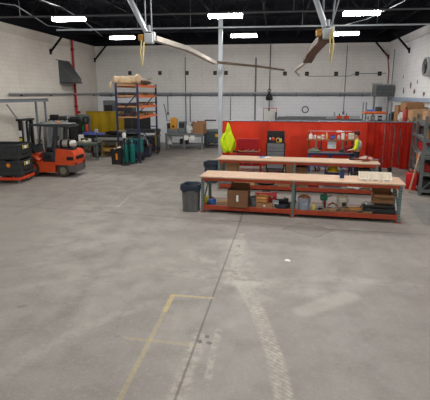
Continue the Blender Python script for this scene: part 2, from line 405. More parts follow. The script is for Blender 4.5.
def truss(y, name='roof_beam'):
    t = MB(); z0, z1 = 6.55, 7.32
    t.bx(XL + 0.03, XR - 0.03, y - 0.07, y + 0.07, z0, z0 + 0.1); t.bx(XL + 0.03, XR - 0.03, y - 0.07, y + 0.07, z1 - 0.1, z1)
    n = 16; w = (XR - XL - 0.4) / n
    for i in range(n):
        x = XL + 0.2 + i * w
        t.bar((x, y, z0 + 0.05), (x + w / 2, y, z1 - 0.05), 0.06, 0.06); t.bar((x + w / 2, y, z1 - 0.05), (x + w, y, z0 + 0.05), 0.06, 0.06)
    return struct(t.build(name, truss_paint))
for y in (9.6, 14.6, 19.9, 25.3, 30.3): truss(y)
def joist(x):
    t = MB(); z0, z1 = 6.8, 7.36
    t.bx(x - 0.04, x + 0.04, 3, YB - 0.1, z0, z0 + 0.06); t.bx(x - 0.04, x + 0.04, 3, YB - 0.1, z1 - 0.06, z1)
    y = 3.0
    while y < YB - 1.2:
        t.bar((x, y, z0 + 0.03), (x, y + 0.55, z1 - 0.03), 0.03, 0.03); t.bar((x, y + 0.55, z1 - 0.03), (x, y + 1.1, z0 + 0.03), 0.03, 0.03); y += 1.1
    return struct(t.build('ceiling_beam', truss_paint))
for x in (-11, -9.2, -6.6, -4.8, -3.0, -0.6, 1.2, 4.4, 6.0): joist(x)

# steel column at the end of the welding curtain
col_m = M('pale_column_paint', (176, 182, 190), 0.5, 0.1, 0.08, 3)
c_ = MB().bx(-0.09, 0.09, -0.09, 0.09, 0.02, 6.5, 0.012); c_.bx(-0.16, 0.16, -0.16, 0.16, 0, 0.02); c_.bx(-0.13, 0.13, -0.13, 0.13, 6.5, 6.55)
o = c_.build('steel_column', col_m); at(o, (-2.47, 20.62, 0)); struct(o)

# ---------------------------------------------------------------- lamps
def emit(name, rgb, strength):
    m = bpy.data.materials.new(name); m.use_nodes = True; nt = m.node_tree
    nt.nodes.remove(nt.nodes['Principled BSDF']); e = nt.nodes.new('ShaderNodeEmission')
    e.inputs['Color'].default_value = rgb; e.inputs['Strength'].default_value = strength
    nt.links.new(e.outputs[0], nt.nodes['Material Output'].inputs['Surface']); return m
lamp_glow = emit('lit_diffuser', (1.0, 0.985, 0.955, 1), LAMP)
def make_lamp(loc, label):
    t = thing('ceiling_light', label, 'ceiling light', loc, 0, 'hanging strip lights under the dark ceiling')
    h = MB(); h.prism([(-0.17, 0.03), (0.17, 0.03), (0.1, 0.1), (-0.1, 0.1)], -0.62, 0.62, 'x')
    h.build('housing', white_paint, t)
    MB().prism([(-0.16, 0.03), (0.16, 0.03), (0.11, -0.08), (-0.11, -0.08)], -0.61, 0.61, 'x').build('diffuser', lamp_glow, t)
    for s in (-1, 1): MB().cyl((0.5 * s, 0, 0.1), (0.5 * s, 0, 7.3 - loc[2]), 0.007, n=5).build('hanging_rod', dark_steel, t)
    return t
rows = [(17.3, 'nearer'), (23.15, 'farther')]
L0 = make_lamp((-7.87, 17.3, 6.08), 'lit strip light at left in the nearer row, above the forklift')
dup(L0, (-1.9, 17.35, 6.08), 0, 'lit strip light in the nearer row right in front of the tall column')
dup(L0, (2.9, 17.4, 6.08), 0, 'lit strip light in the nearer row above the right half of the benches')
dup(L0, (-7.76, 23.15, 6.08), 0, 'lit strip light in the farther row above the tall pallet rack')
dup(L0, (-1.63, 23.15, 6.08), 0, 'lit strip light in the farther row just right of the tall column')
dup(L0, (3.15, 23.05, 6.08), 0, 'lit strip light in the farther row, between the hanging arm and the right wall')
# the rest of the hall's strip lights, outside the frame
for y in (11.5, 5.7, 0.0, -5.5):
    for x in (-7.8, -1.8, 3.1):
        ld = bpy.data.lights.new('hall_strip_light', 'AREA'); ld.shape = 'RECTANGLE'; ld.size = 1.22; ld.size_y = 0.31
        ld.energy = LAMP * 3.14159 * 1.22 * 0.31 * (1.0 if y > 5 else 0.6); ld.color = (1.0, 0.985, 0.955)
        lo = bpy.data.objects.new('hall_strip_light', ld); COL.objects.link(lo); lo.location = (x, y, 6.08)
# ---------------------------------------------------------------- on and near the walls
pipe_m = M('grey_pipe', (150, 155, 160), 0.4, 0.4, 0.1, 4)
galv = M('galvanised_pipe', (178, 184, 190), 0.4, 0.4, 0.08, 4)
conduit_m = M('grey_conduit', (112, 116, 122), 0.5, 0.2, 0.1, 4)
# long air pipe on the left wall and the back wall
m_ = MB().tube([(XL + 0.12, 19.9, 3.3), (XL + 0.12, YB - 0.14, 3.3)], 0.055, 8)
o = m_.build('wall_pipe', pipe_m); tag(o, 'grey air pipe running level along the beige left wall', 'pipe')
for y in (21, 24, 27, 30): MB().bx(XL, XL + 0.12, y - 0.02, y + 0.02, 3.2, 3.26).build('pipe_bracket', dark_steel, o)
t = thing('wall_pipe', 'wide double grey pipe running level across the white back wall', 'pipe', (0, YB, 3.3))
MB().tube([(XL + 0.2, -0.12, 0.05), (XR - 0.9, -0.12, 0.05)], 0.07, 8).build('upper_pipe', galv, t)
MB().tube([(XL + 0.2, -0.1, -0.1), (XR - 0.9, -0.1, -0.1)], 0.035, 8).build('lower_pipe', conduit_m, t)
for i in range(13): MB().bx(XL + 1 + i * 1.4, XL + 1.05 + i * 1.4, -0.16, 0, -0.16, 0.13).build('pipe_bracket', conduit_m, t)
# thin vertical conduits on the back wall, each its own
def conduit(x, z0, z1, label, r=0.03, col=conduit_m, y=YB - 0.05):
    o = MB().tube([(x, y, z0), (x, y, z1)], r, 6).build('wall_mounted_conduit', col)
    MB().box((x, y, z0 + 0.1), (0.12, 0.09, 0.2), bev=0.01).build('junction_box', col, o)
    return tag(o, label, 'conduit', 'thin upright conduits on the back wall')
conduit(-7.3, 1.9, 3.2, 'short dark conduit on the back wall just right of the pallet rack top', 0.03)
conduit(-6.05, 1.25, 5.7, 'tall grey conduit on the back wall above the grey machine table', 0.03)
conduit(-5.75, 1.25, 3.2, 'short conduit dropping from the pipe beside the cardboard box', 0.03)
conduit(-3.0, 1.4, 3.1, 'thin conduit on the back wall between the column and dark downpipe', 0.025)
conduit(-1.35, 1.2, 5.6, 'dark downpipe on the back wall above the hanging yellow hoodie side of the curtain', 0.05)
conduit(-0.42, 2.2, 6.4, 'thin upright conduit behind the black hanging bell', 0.03)
conduit(4.4, 2.0, 6.3, 'thin upright conduit on the back wall above the bench with the person', 0.025)
# horizontal thin conduit across the upper back wall with black outlet squares
t = thing('wall_conduit', 'thin level conduit high on the back wall below the black squares', 'conduit', (0, YB - 0.03, 4.42))
MB().tube([(2.0, 0, 0), (4.6, 0, 0), (5.0, 0, 0.14), (6.9, 0, 0.16)], 0.018, 5).build('thin_pipe', conduit_m, t)
sq0 = None
sqs = [(-9.9, 4.69, 'small black square plate high on the back wall left of the pallet rack'), (-7.8, 4.68, 'small black square plate high on the back wall above the pallet rack'),
       (-5.95, 4.67, 'small black square plate high on the back wall, above the machine table'), (-4.05, 4.66, 'small black square plate just left of the tall column'),
       (-3.32, 4.66, 'small black square plate just right of the tall column'), (0.55, 4.6, 'small black square plate at the far tip of the left swing arm'),
       (1.96, 4.58, 'small black square plate by the tip of the brown swing arm'), (3.8, 4.57, 'third black square plate from the right wall on the back wall'),
       (5.11, 4.57, 'second black square plate from the right wall on the back wall'), (6.5, 4.56, 'last black square plate on the back wall beside the right corner')]
for x, z, lab in sqs:
    if sq0 is None:
        sq0 = thing('wall_plate', lab, 'wall plate', (x, YB, z), 0, 'black square plates along the back wall')
        MB().box((0, -0.02, 0), (0.24, 0.04, 0.26), bev=0.01).build('plate', black_steel, sq0); MB().box((0, -0.045, -0.02), (0.1, 0.015, 0.1)).build('socket', dark_grey, sq0)
    else: dup(sq0, (x, YB, z), 0, lab)
# red sprinkler pipe
t = thing('sprinkler_pipe', 'red sprinkler riser pipe on the beige left wall', 'pipe', (XL + 0.12, 27.0, 0))
MB().tube([(0, 0, 0.0), (0, 0, 6.45)], 0.07, 10).build('riser', M('red_pipe_paint', (172, 26, 34), 0.4, 0, 0.12, 4), t)
for z in (1.2, 2.55, 4.2, 5.9): MB().cyl((0, 0, z - 0.06), (0, 0, z + 0.06), 0.11, n=10).build('coupling', dark_red, t)
MB().cyl((0.1, 0, 2.2), (0.22, 0, 2.2), 0.08, n=10).build('valve', red_paint, t)
# louvred hood
t = thing('wall_vent_hood', 'dark grey sloping metal vent hood high on the left wall', 'vent hood', (XL, 25.9, 3.95))
h = MB(); h.prism([(0, 0), (0.75, 0), (0.75, 0.22), (0.08, 1.2), (0, 1.2)], -0.65, 0.65, 'y'); h.build('hood', M('hood_grey', (82, 84, 88), 0.5, 0.1, 0.12, 3), t)
MB().bx(0, 0.8, -0.68, 0.68, -0.04, 0.0).build('rim', dark_steel, t)
MB().box((0.78, 0.25, 0.1), (0.06, 0.3, 0.14), bev=0.02).build('control_box', mid_grey, t)
MB().tube([(0.05, 0.7, 1.22), (0.05, -1.0, 1.22)], 0.02, 5).build('hood_rod', dark_steel, t)
# knee braces under the roof beams
def brace(x, y, s, lab):
    t = thing('roof_brace', lab, 'brace', (x, y, 5.55), 0, 'black diagonal braces at the tops of the side walls')
    MB().bar((0.03 * s, 0, 0), (0.86 * s, 0, 0.9), 0.09, 0.09).build('diagonal', truss_paint, t)
    MB().bx(0, 0.06 * s, -0.08, 0.08, -0.14, 0.14).build('wall_shoe', truss_paint, t)
brace(XL, 24.4, 1, 'black diagonal brace on the left wall, nearer one by the vent hood')
brace(XL, 30.62, 1, 'black diagonal brace high in the back left corner')
brace(XR, 26.1, -1, 'black diagonal brace on the right wall, the nearer of two')
brace(XR, 30.62, -1, 'black diagonal brace high in the back right corner')
# small window-like grey box on left wall
t = thing('switch_cabinet', 'small light grey cabinet on the left wall beside the red pipe', 'cabinet', (XL, 25.9, 1.75))
MB().bx(0, 0.2, -0.42, 0.42, -0.32, 0.32, 0.02).build('body', light_grey, t); MB().bx(0.2, 0.22, -0.3, 0.3, -0.22, 0.2).build('door', mid_grey, t)
# gantry beam on the left
t = thing('gantry_crane', 'grey steel gantry beam on posts behind the forklift', 'crane', (-11.6, 20.4, 0), R(0))
g_m = M('gantry_grey', (122, 128, 134), 0.5, 0.2, 0.12, 4)
b_ = MB(); b_.bar((-0.3, -4.5, 3.08), (0.55, 0.9, 3.08), 0.12, 0.025); b_.bar((-0.3, -4.5, 2.95), (0.55, 0.9, 2.95), 0.12, 0.025); b_.bar((-0.3, -4.5, 3.01), (0.55, 0.9, 3.01), 0.025, 0.12)
b_.build('beam', g_m, t)
for q in ((0.12, 0.5), (0.45, 0.75)):
    MB().bar((q[0], q[1], 0), (q[0], q[1], 2.94), 0.08, 0.08).build('post', g_m, t)
MB().bar((0.12, -0.2, 0.02), (0.12, 1.4, 0.02), 0.16, 0.04).build('foot', g_m, t)
MB().bar((-0.1, -3.3, 2.86), (0.0, -2.5, 1.7), 0.04, 0.04).build('brace', g_m, t); MB().bar((0.1, -1.9, 2.86), (0.18, -1.1, 2.0), 0.04, 0.04).build('brace', g_m, t)
MB().bar((-0.29, -4.3, 0), (-0.29, -4.3, 2.94), 0.07, 0.07).build('post', g_m, t)
# unit heater in the back right corner
t = thing('unit_heater', 'grey box heater on a stand in the back right corner above the curtain', 'heater', (6.3, 28.6, 0))
MB().bx(-0.55, 0.55, -0.35, 0.35, 3.15, 3.85, 0.04).build('body', mid_grey, t)
l_ = MB()
for i in range(7): l_.bx(-0.45, 0.45, -0.38, -0.35, 3.22 + i * 0.08, 3.26 + i * 0.08)
l_.build('louvre', dark_grey, t)
MB().bx(-0.6, -0.1, -0.3, 0.3, 3.85, 3.95, 0.02).build('top_cap', light_grey, t)
for x in (-0.45, 0.35): MB().bar((x, 0, 0), (x, 0, 3.15), 0.09, 0.09).build('post', conduit_m, t)
MB().tube([(0.3, 0.2, 3.9), (0.3, 0.2, 4.6), (0.3, 0.9, 5.6), (0.3, 1.6, 5.8)], 0.035, 6).build('gas_pipe', M('rusty_red_pipe', (130, 70, 66), 0.6, 0.1, 0.2, 5), t)
# round guard on right wall at the edge of the picture
t = thing('wall_fan', 'round brown and grey wall fan at the right edge of the picture', 'fan', (XR, 22.3, 4.5))
o = MB().lathe([(0.37, -0.02), (0.37, -0.3), (0.43, -0.3), (0.43, 0.0)], (0, 0, 0), 24, 'x').build('shroud', light_grey, t)
MB().lathe([(0.001, -0.1), (0.33, -0.1), (0.33, -0.02), (0.001, -0.02)], (0, 0, 0), 20, 'x').build('back_plate', M('rusty_brown', (116, 74, 52), 0.7, 0.1, 0.3, 6), t)
bl = MB()
for k in range(4):
    a = k * PI / 2 + 0.4
    bl.bar((-0.2, 0.08 * math.cos(a), 0.08 * math.sin(a)), (-0.2, 0.31 * math.cos(a), 0.31 * math.sin(a)), 0.12, 0.02, roll=0.5)
bl.build('blade', dark_steel, t); MB().cyl((-0.28, 0, 0), (-0.1, 0, 0), 0.1, n=12).build('hub', dark_steel, t)
# light blue ledge rail on right wall
o = MB().bx(XR - 0.1, XR, 17.5, 29.5, 2.92, 3.12, 0.01).build('wall_rail', M('pale_blue_rail', (166, 178, 198), 0.5, 0, 0.08, 4)); tag(o, 'pale blue rail fixed along the right wall above the boxes', 'rail')
t = thing('wall_conduit', 'thin dark conduit climbing the right wall near the corner', 'conduit', (XR, 29.2, 3.3))
MB().tube([(-0.03, 0, 0), (-0.03, 0, 2.6)], 0.02, 5).build('thin_pipe', conduit_m, t); MB().box((-0.05, 0, 0), (0.1, 0.14, 0.2)).build('outlet_box', mid_grey, t)
# steel rack of bar stock behind the curtain
t = thing('bar_stock_rack', 'long grey rack of steel bars against the back wall above the curtain', 'rack', (2.85, 30.2, 0))
MB().bx(-2.85, 2.6, -0.25, 0.25, 1.62, 1.75, 0.01).build('shelf', mid_grey, t)
for x in (-2.8, -1.0, 0.8, 2.5): MB().bx(x - 0.05, x + 0.05, -0.25, 0.3, 0, 1.62).build('post', mid_grey, t)
MB().bx(-2.85, -2.75, -0.25, 0.25, 1.7, 2.15).build('end_stop', dark_grey, t)
for i, (x0, x1, y, z, lab) in enumerate([(-2.7, 0.4, -0.12, 1.82, 'long dull steel bar lying on the left of the grey back rack'), (-2.2, 0.1, 0.08, 1.83, 'steel bar lying behind the long dull bar on the back rack'), (-0.3, 1.5, 0.0, 1.8, 'pale steel bar lying across the middle of the grey back rack'), (0.9, 2.5, -0.1, 1.81, 'short steel bar at the right end of the grey back rack')]):
    s_ = 0.06 + 0.01 * i
    o = MB().bx(x0, x1, -s_, s_, -s_, s_, 0.01).build('steel_bar', [mid_grey, steel, galv, light_grey][i]); at(o, (2.85, 30.2 + y, 1.75 + s_)); tag(o, lab, 'steel bar', 'steel bars on the back rack')
o = MB().cyl((0, 0, 0), (0, 0, 0.42), 0.05, n=8).box((0, 0, 0.02), (0.2, 0.2, 0.04)).build('steel_stub', light_grey); at(o, (3.75, 30.0, 1.75)); tag(o, 'short upright steel stub standing on the grey back rack', 'steel stub')
def clamp(x, lab):
    t = thing('bar_clamp', lab, 'clamp', (x, 29.95, 1.75), 0, 'orange clamps on the back rack')
    MB().bx(-0.16, 0.16, -0.06, 0.06, 0, 0.2, 0.02).build('body', M('orange_red', (214, 72, 40), 0.45, 0, 0.1, 5), t)
    MB().cyl((0, 0, 0.2), (0, 0, 0.34), 0.03, n=8).build('handle', dark_steel, t)
clamp(4.05, 'orange red clamp on the back rack, left one of two'); clamp(4.5, 'orange red clamp on the back rack, right one of two')
# white board with a red frame
t = thing('notice_board', 'white notice board with thin red frame on the back wall beside the black bell', 'notice board', (-0.35, YB, 1.95))
MB().bx(-0.42, 0.42, -0.03, 0, -0.4, 0.42).build('board', paper, t)
f = MB(); f.bx(-0.45, 0.45, -0.05, -0.01, 0.4, 0.45); f.bx(-0.45, -0.41, -0.05, -0.01, -0.4, 0.4); f.bx(0.41, 0.45, -0.05, -0.01, -0.4, 0.4); f.build('frame', M('pinkish_red', (206, 120, 120), 0.5, 0, 0.1, 5), t)
o = MB().tube([(0.2 * math.cos(a * 0.3142), 0, 0.2 * math.sin(a * 0.3142)) for a in range(21)], 0.03, 6, False).build('hanging_hose', dark_steel); at(o, (1.95, YB - 0.05, 2.3)); tag(o, 'small dark ring of hose hung on the white back wall', 'hose')
# black bell shaped reel hanging from a cable
t = thing('hanging_hook_block', 'black bell shaped hook block hanging from a thin cable near the back wall', 'hook block', (-0.42, 29.9, 3.02))
MB().lathe([(0.001, -0.12), (0.2, -0.12), (0.24, 0.02), (0.17, 0.2), (0.08, 0.32), (0.05, 0.42), (0.001, 0.42)], n=14).build('bell', black_plastic, t)
MB().tube([(0.1 * math.cos(a * 0.35), 0, 0.48 + 0.1 * math.sin(a * 0.35)) for a in range(18)], 0.025, 6).build('ring', dark_steel, t)
MB().tube([(0, 0, 0.55), (0, 0, 3.5)], 0.012, 5).build('cable', dark_steel, t)

# ---------------------------------------------------------------- overhead pipes, rods and swing arms
def run(name, pts, r, mat, lab, cat='pipe', hang=()):
    o = MB().tube(pts, r, 6).build(name, mat)
    for p in hang: MB().cyl(p, (p[0], p[1], 7.35), 0.012, n=5).build('hanger_rod', conduit_m, o)
    return tag(o, lab, cat)
run('ceiling_pipe', [(XL + 0.1, 15.8, 5.95), (-4.4, 16.0, 5.95), (XR - 0.1, 16.3, 5.98)], 0.03, conduit_m, 'thin level pipe hung under the dark ceiling, just nearer than the first lights', 'pipe', [(-9, 15.85, 5.95), (0.5, 16.1, 5.97)])
run('ceiling_pipe', [(-9.7, 20.0, 6.05), (XR - 0.1, 20.3, 6.05)], 0.035, galv, 'pale level pipe hung under the ceiling between the two rows of lights', 'pipe', [(-3.7, 20.1, 6.05), (-6, 20.0, 6.05), (1.0, 20.2, 6.05), (4, 20.2, 6.05)])
run('ceiling_cable', [(-9.5, 12.5, 6.0), (-9.2, 16, 6.35), (-9.6, 19, 6.1), (-9.3, 23, 6.4)], 0.018, conduit_m, 'pale sagging cable under the ceiling above the forklift', 'cable')
run('ceiling_cable', [(-7.3, 13.0, 6.1), (-8.0, 17, 6.45), (-8.4, 20, 6.4), (-9.9, 26, 6.5)], 0.018, conduit_m, 'pale slanting cable under the ceiling in front of the pallet rack lights', 'cable')
run('ceiling_cable', [(3.9, 14.0, 6.45), (4.2, 17, 6.35), (3.4, 19, 6.1), (2.9, 22.0, 6.3)], 0.014, galv, 'thin wavy cable under the ceiling beside the right strip light', 'cable')
arm_m = M('pale_arm_paint', (176, 168, 156), 0.5, 0, 0.12, 3); arm_brown = M('brown_arm', (92, 72, 56), 0.65, 0, 0.3, 4)
def swing_arm(name, lab, loc, strut_to, rods, arm, hose):
    t = thing(name, lab, 'swing arm', loc)
    MB().tube([(0, 0, 0.15), strut_to], 0.075, 10).build('mounting_strut', galv, t)
    for r_ in rods: MB().cyl(r_[0], r_[1], 0.022, n=6).build('steel_rod', conduit_m, t)
    b_ = MB(); b_.bx(-0.06, 0.18, -0.1, 0.1, -0.13, 0.12, 0.02); b_.bx(0.12, 0.22, -0.06, 0.06, -0.07, 0.16, 0.015); b_.build('pivot_box', light_grey, t)
    MB().bx(-0.22, -0.08, -0.09, 0.09, -0.06, 0.1, 0.02).build('motor', M('brass_brown', (170, 128, 60), 0.5, 0.2, 0.2, 5), t)
    MB().cyl((0.05, 0, 0.16), (0.05, 0, 0.32), 0.06, n=12).build('pivot', steel, t)
    for i, (pts, w0, w1, h0, h1, nm, mt) in enumerate(arm):
        m_ = MB()
        for a in range(len(pts) - 1):
            k0, k1 = a / (len(pts) - 1), (a + 1) / (len(pts) - 1)
            p, q = Vector(pts[a]), Vector(pts[a + 1]); d = (q - p).normalized(); sx = Vector((0, 0, 1)).cross(d).normalized(); up = d.cross(sx)
            vs = []
            for c_, k_ in ((p, k0), (q, k1)):
                w = w0 + (w1 - w0) * k_; h = h0 + (h1 - h0) * k_
                vs += [c_ - sx * w / 2 - up * h / 2, c_ + sx * w / 2 - up * h / 2, c_ + sx * w / 2 + up * h / 2, c_ - sx * w / 2 + up * h / 2]
            m_.put(vs, [(0, 1, 2, 3), (7, 6, 5, 4), (0, 4, 5, 1), (1, 5, 6, 2), (2, 6, 7, 3), (3, 7, 4, 0)])
        m_.build(nm, mt, t)
    MB().tube(hose, 0.02, 6).build('hose_loop', M('yellowed_hose', (196, 180, 116), 0.6, 0, 0.15, 8), t)
    return t
A1 = (-3.36, 12.0, 4.7)
swing_arm('swing_arm', 'pale overhead swing arm reaching from a white pivot box toward the back wall, left one', A1, (-1.35, 0.3, 2.65),
          [((-0.03, 0.02, 0.1), (-0.05, 0.02, 2.6)), ((0.12, 0.05, 0.1), (0.1, 0.05, 2.6))],
          [([(0.2, 0, 0.0), (0.55, 2.4, -0.02), (0.72, 5.0, -0.1), (0.77, 7.6, -0.12)], 0.15, 0.2, 0.13, 0.12, 'boom', arm_m), ([(0.77, 7.5, -0.1), (2.4, 10.2, -0.12), (3.73, 12.3, -0.2)], 0.13, 0.1, 0.09, 0.08, 'forearm', arm_brown)],
          [(-0.12, -0.1, -0.05), (-0.16, -0.12, -0.35), (-0.11, -0.12, -0.68), (-0.08, -0.12, -0.4), (-0.06, -0.1, -0.1)])
A2 = (1.16, 12.0, 4.75)
swing_arm('swing_arm', 'brown overhead swing arm with yellow hose hanging above the welding bench, right one', A2, (-0.95, 0.3, 2.6),
          [((0.12, 0.05, 0.1), (0.75, 0.4, 2.55)), ((-0.06, 0.02, 0.1), (-0.12, 0.02, 2.55)), ((0.16, 0.02, 0.1), (0.28, 0.1, 2.55))],
          [([(-0.02, 0.1, -0.1), (-0.08, 3.0, -0.17), (0.0, 6.4, -0.22)], 0.26, 0.34, 0.16, 0.14, 'boom', arm_brown), ([(0.0, 6.4, -0.2), (-0.35, 8.6, -0.45), (-0.1, 10.0, -0.6)], 0.1, 0.08, 0.1, 0.08, 'forearm', arm_m)],
          [(0.16, -0.12, 0.1), (0.2, -0.14, -0.3), (0.15, -0.14, -0.68), (0.12, -0.13, -0.4), (0.12, -0.12, 0.0)])
# ---------------------------------------------------------------- forklift
fk_orange = M('forklift_orange', (210, 78, 38), 0.42, 0, 0.12, 3); fk_dark = M('forklift_charcoal', (52, 55, 60), 0.5, 0.1, 0.2, 5)
fk_cw = M('forklift_worn_orange', (196, 84, 46), 0.5, 0, 0.2, 5); fk_skirt = M('forklift_grey_skirt', (92, 88, 86), 0.6, 0, 0.2, 5)
def forklift():
    t = thing('forklift', 'orange forklift truck with black mast and roof guard parked beside the dark crates', 'forklift', (-8.48, 17.6, 0), R(181))
    # local: +x forward, rear axle at x=0, +y is the side that faces the camera
    b = MB()
    b.prism([(0.32, 0.2), (1.3, 0.2), (1.42, 0.36), (1.95, 0.36), (1.98, 0.62), (1.62, 0.74), (1.45, 0.66), (1.3, 0.62), (0.32, 0.62)], -0.54, 0.54, 'y')
    b.bx(1.3, 1.9, -0.42, 0.42, 0.6, 0.95, 0.04)
    b.build('chassis', fk_orange, t)
    f_ = MB()                                              # front fenders
    for s in (-1, 1):
        f_.prism([(1.18, 0.62), (1.26, 0.66), (1.5, 0.8), (1.85, 0.8), (2.0, 0.64), (2.03, 0.7), (1.9, 0.87), (1.45, 0.87), (1.16, 0.7)], s * 0.34, s * 0.58, 'y')
    f_.build('fender', fk_orange, t)
    c = MB()
    c.prism([(-0.5, 0.5), (-0.53, 0.72), (-0.5, 0.98), (-0.42, 1.08), (0.35, 1.16), (0.4, 0.62), (0.4, 0.5)], -0.53, 0.53, 'y')
    c.prism([(0.3, 0.5), (0.32, 0.3), (0.42, 0.3), (0.42, 0.62), (0.3, 0.62)], -0.53, 0.53, 'y')
    cw = c.build('counterweight', fk_orange, t)
    k = MB(); k.prism([(-0.5, 0.2), (-0.54, 0.3), (-0.54, 0.5), (-0.2, 0.5), (-0.27, 0.22)], -0.52, 0.52, 'y')
    k.build('bumper_skirt', fk_skirt, cw)
    v = MB(); v.bx(-0.56, -0.49, -0.34, 0.34, 0.72, 0.86); v.bx(-0.48, -0.2, 0.525, 0.54, 0.7, 0.84); v.build('radiator_opening', black_steel, cw)
    [MB().bx(-0.56, -0.52, s * 0.39 - 0.07, s * 0.39 + 0.07, 0.5, 0.6, 0.01).build('tail_light', dark_red, cw) for s in (-1, 1)]
    e = MB(); e.bx(0.4, 1.05, -0.46, 0.46, 0.62, 1.0, 0.05, 2); hood_ = e.build('engine_cover', fk_dark, t)
    MB().bx(0.55, 0.9, 0.46, 0.475, 0.72, 0.9).build('side_panel', black_plastic, hood_)
    s_ = MB(); s_.bx(0.48, 0.98, -0.25, 0.25, 1.0, 1.12, 0.05, 2); s_.box((0.5, 0, 1.36), (0.14, 0.46, 0.55), (0, -0.15, 0), 0.05, 2)
    seat = s_.build('seat', black_plastic, t)
    [MB().bx(0.6, 0.95, s * 0.28 - 0.02, s * 0.28 + 0.02, 1.14, 1.2).build('seat_arm', dark_grey, seat) for s in (-1, 1)]
    d = MB(); d.prism([(1.5, 0.95), (1.75, 0.95), (1.72, 1.22), (1.58, 1.28)], -0.4, 0.4, 'y'); dash = d.build('dashboard', fk_dark, t)
    w_ = MB(); ax = Vector((0.55, 0, -0.6)).normalized()
    pts = []
    for a in range(19):
        q = a * PI / 9; pts.append(Vector((1.42, 0.0, 1.36)) + Vector((0, math.cos(q), 0)) * 0.17 + Vector((0.74, 0, 0.67)).normalized() * math.sin(q) * 0.17)
    w_.tube(pts, 0.017, 6, False); w_.cyl((1.42, 0, 1.36), (1.58, 0, 1.22), 0.03, n=8); w_.bar((1.42, -0.17, 1.36), (1.42, 0.17, 1.36), 0.02, 0.02)
    w_.build('steering_wheel', black_plastic, dash)
    l_ = MB()
    for i in range(3): l_.cyl((1.6, -0.16 - i * 0.07, 1.2), (1.52, -0.16 - i * 0.07, 1.45), 0.012, n=6)
    l_.build('lever', black_steel, dash)
    g_ = MB()                                             # overhead guard
    for s in (-1, 1):
        g_.bar((0.34, 0.46 * s, 0.62), (0.2, 0.46 * s, 2.05), 0.24, 0.1, 0.02, roll=PI / 2)
        g_.bar((-0.38, 0.46 * s, 2.03), (1.32, 0.46 * s, 2.1), 0.06, 0.08, 0.015)
        g_.bar((1.46, 0.44 * s, 0.85), (1.28, 0.44 * s, 2.1), 0.07, 0.07, 0.015)
    for i in range(9): g_.bar((-0.36 + i * 0.2, -0.46, 2.04 + i * 0.006), (-0.36 + i * 0.2, 0.46, 2.04 + i * 0.006), 0.03, 0.05)
    gd = g_.build('overhead_guard', fk_dark, t)
    MB().bx(-0.3, 0.9, -0.4, 0.4, 2.11, 2.15, 0.02).build('roof_sheet', mid_grey, gd)
    MB().lathe([(0.001, 0.0), (0.05, 0.0), (0.06, 0.1), (0.03, 0.14), (0.001, 0.14)], (0.12, 0.3, 2.1), 10).build('beacon', M('amber_plastic', (222, 128, 30), 0.3, 0, 0.08, 4), gd)
    m = MB()                                              # mast
    for s in (-1, 1):
        m.bx(2.1, 2.28, s * 0.42 - 0.07, s * 0.42 + 0.07, 0.12, 2.3, 0.01); m.bx(2.24, 2.36, s * 0.3 - 0.05, s * 0.3 + 0.05, 0.12, 2.26, 0.01)
    m.bx(2.05, 2.34, -0.56, 0.56, 2.24, 2.32, 0.01); m.bx(2.1, 2.2, -0.45, 0.45, 1.15, 1.27); m.bx(2.1, 2.2, -0.45, 0.45, 0.3, 0.45)
    mast = m.build('mast', black_steel, t)
    cy = MB()
    for s in (-1, 1): cy.cyl((2.18, 0.2 * s, 0.3), (2.18, 0.2 * s, 2.2), 0.045, n=10)
    cy.build('lift_cylinder', light_grey, mast)
    ch = MB()
    for s in (-1, 1): ch.bx(2.27, 2.29, 0.12 * s - 0.025, 0.12 * s + 0.025, 0.5, 2.2)
    ch.build('lift_chain', dark_steel, mast)
    MB().bx(2.1, 2.27, 0.49, 0.5, 1.62, 1.86).build('decal_plate', paper, mast); MB().bx(2.11, 2.26, 0.49, 0.502, 1.45, 1.56).bx(2.11, 2.24, 0.49, 0.502, 1.0, 1.1).build('yellow_sticker', M('yellow_sticker', (224, 208, 60), 0.5, 0, 0.05, 4), mast)
    tl = MB(); 
    for s in (-1, 1): tl.cyl((1.72, 0.38 * s, 0.62), (2.1, 0.38 * s, 1.2), 0.045, n=10)
    tl.build('tilt_cylinder', dark_steel, t)
    ca = MB(); ca.bx(2.36, 2.42, -0.52, 0.52, 0.42, 0.52); ca.bx(2.36, 2.42, -0.52, 0.52, 0.12, 0.22)
    for i in range(9): ca.bx(2.36, 2.4, -0.52 + i * 0.125, -0.49 + i * 0.125, 0.5, 1.3)
    ca.bx(2.36, 2.4, -0.52, 0.52, 1.28, 1.34); ca.build('load_backrest', black_steel, t)
    for s in (-1, 1):
        fo = MB(); fo.prism([(2.42, 0.04), (3.3, 0.03), (3.42, 0.045), (2.47, 0.09), (2.47, 0.55), (2.42, 0.55)], 0.3 * s - 0.06, 0.3 * s + 0.06, 'y'); fo.build('fork', dark_steel, t)
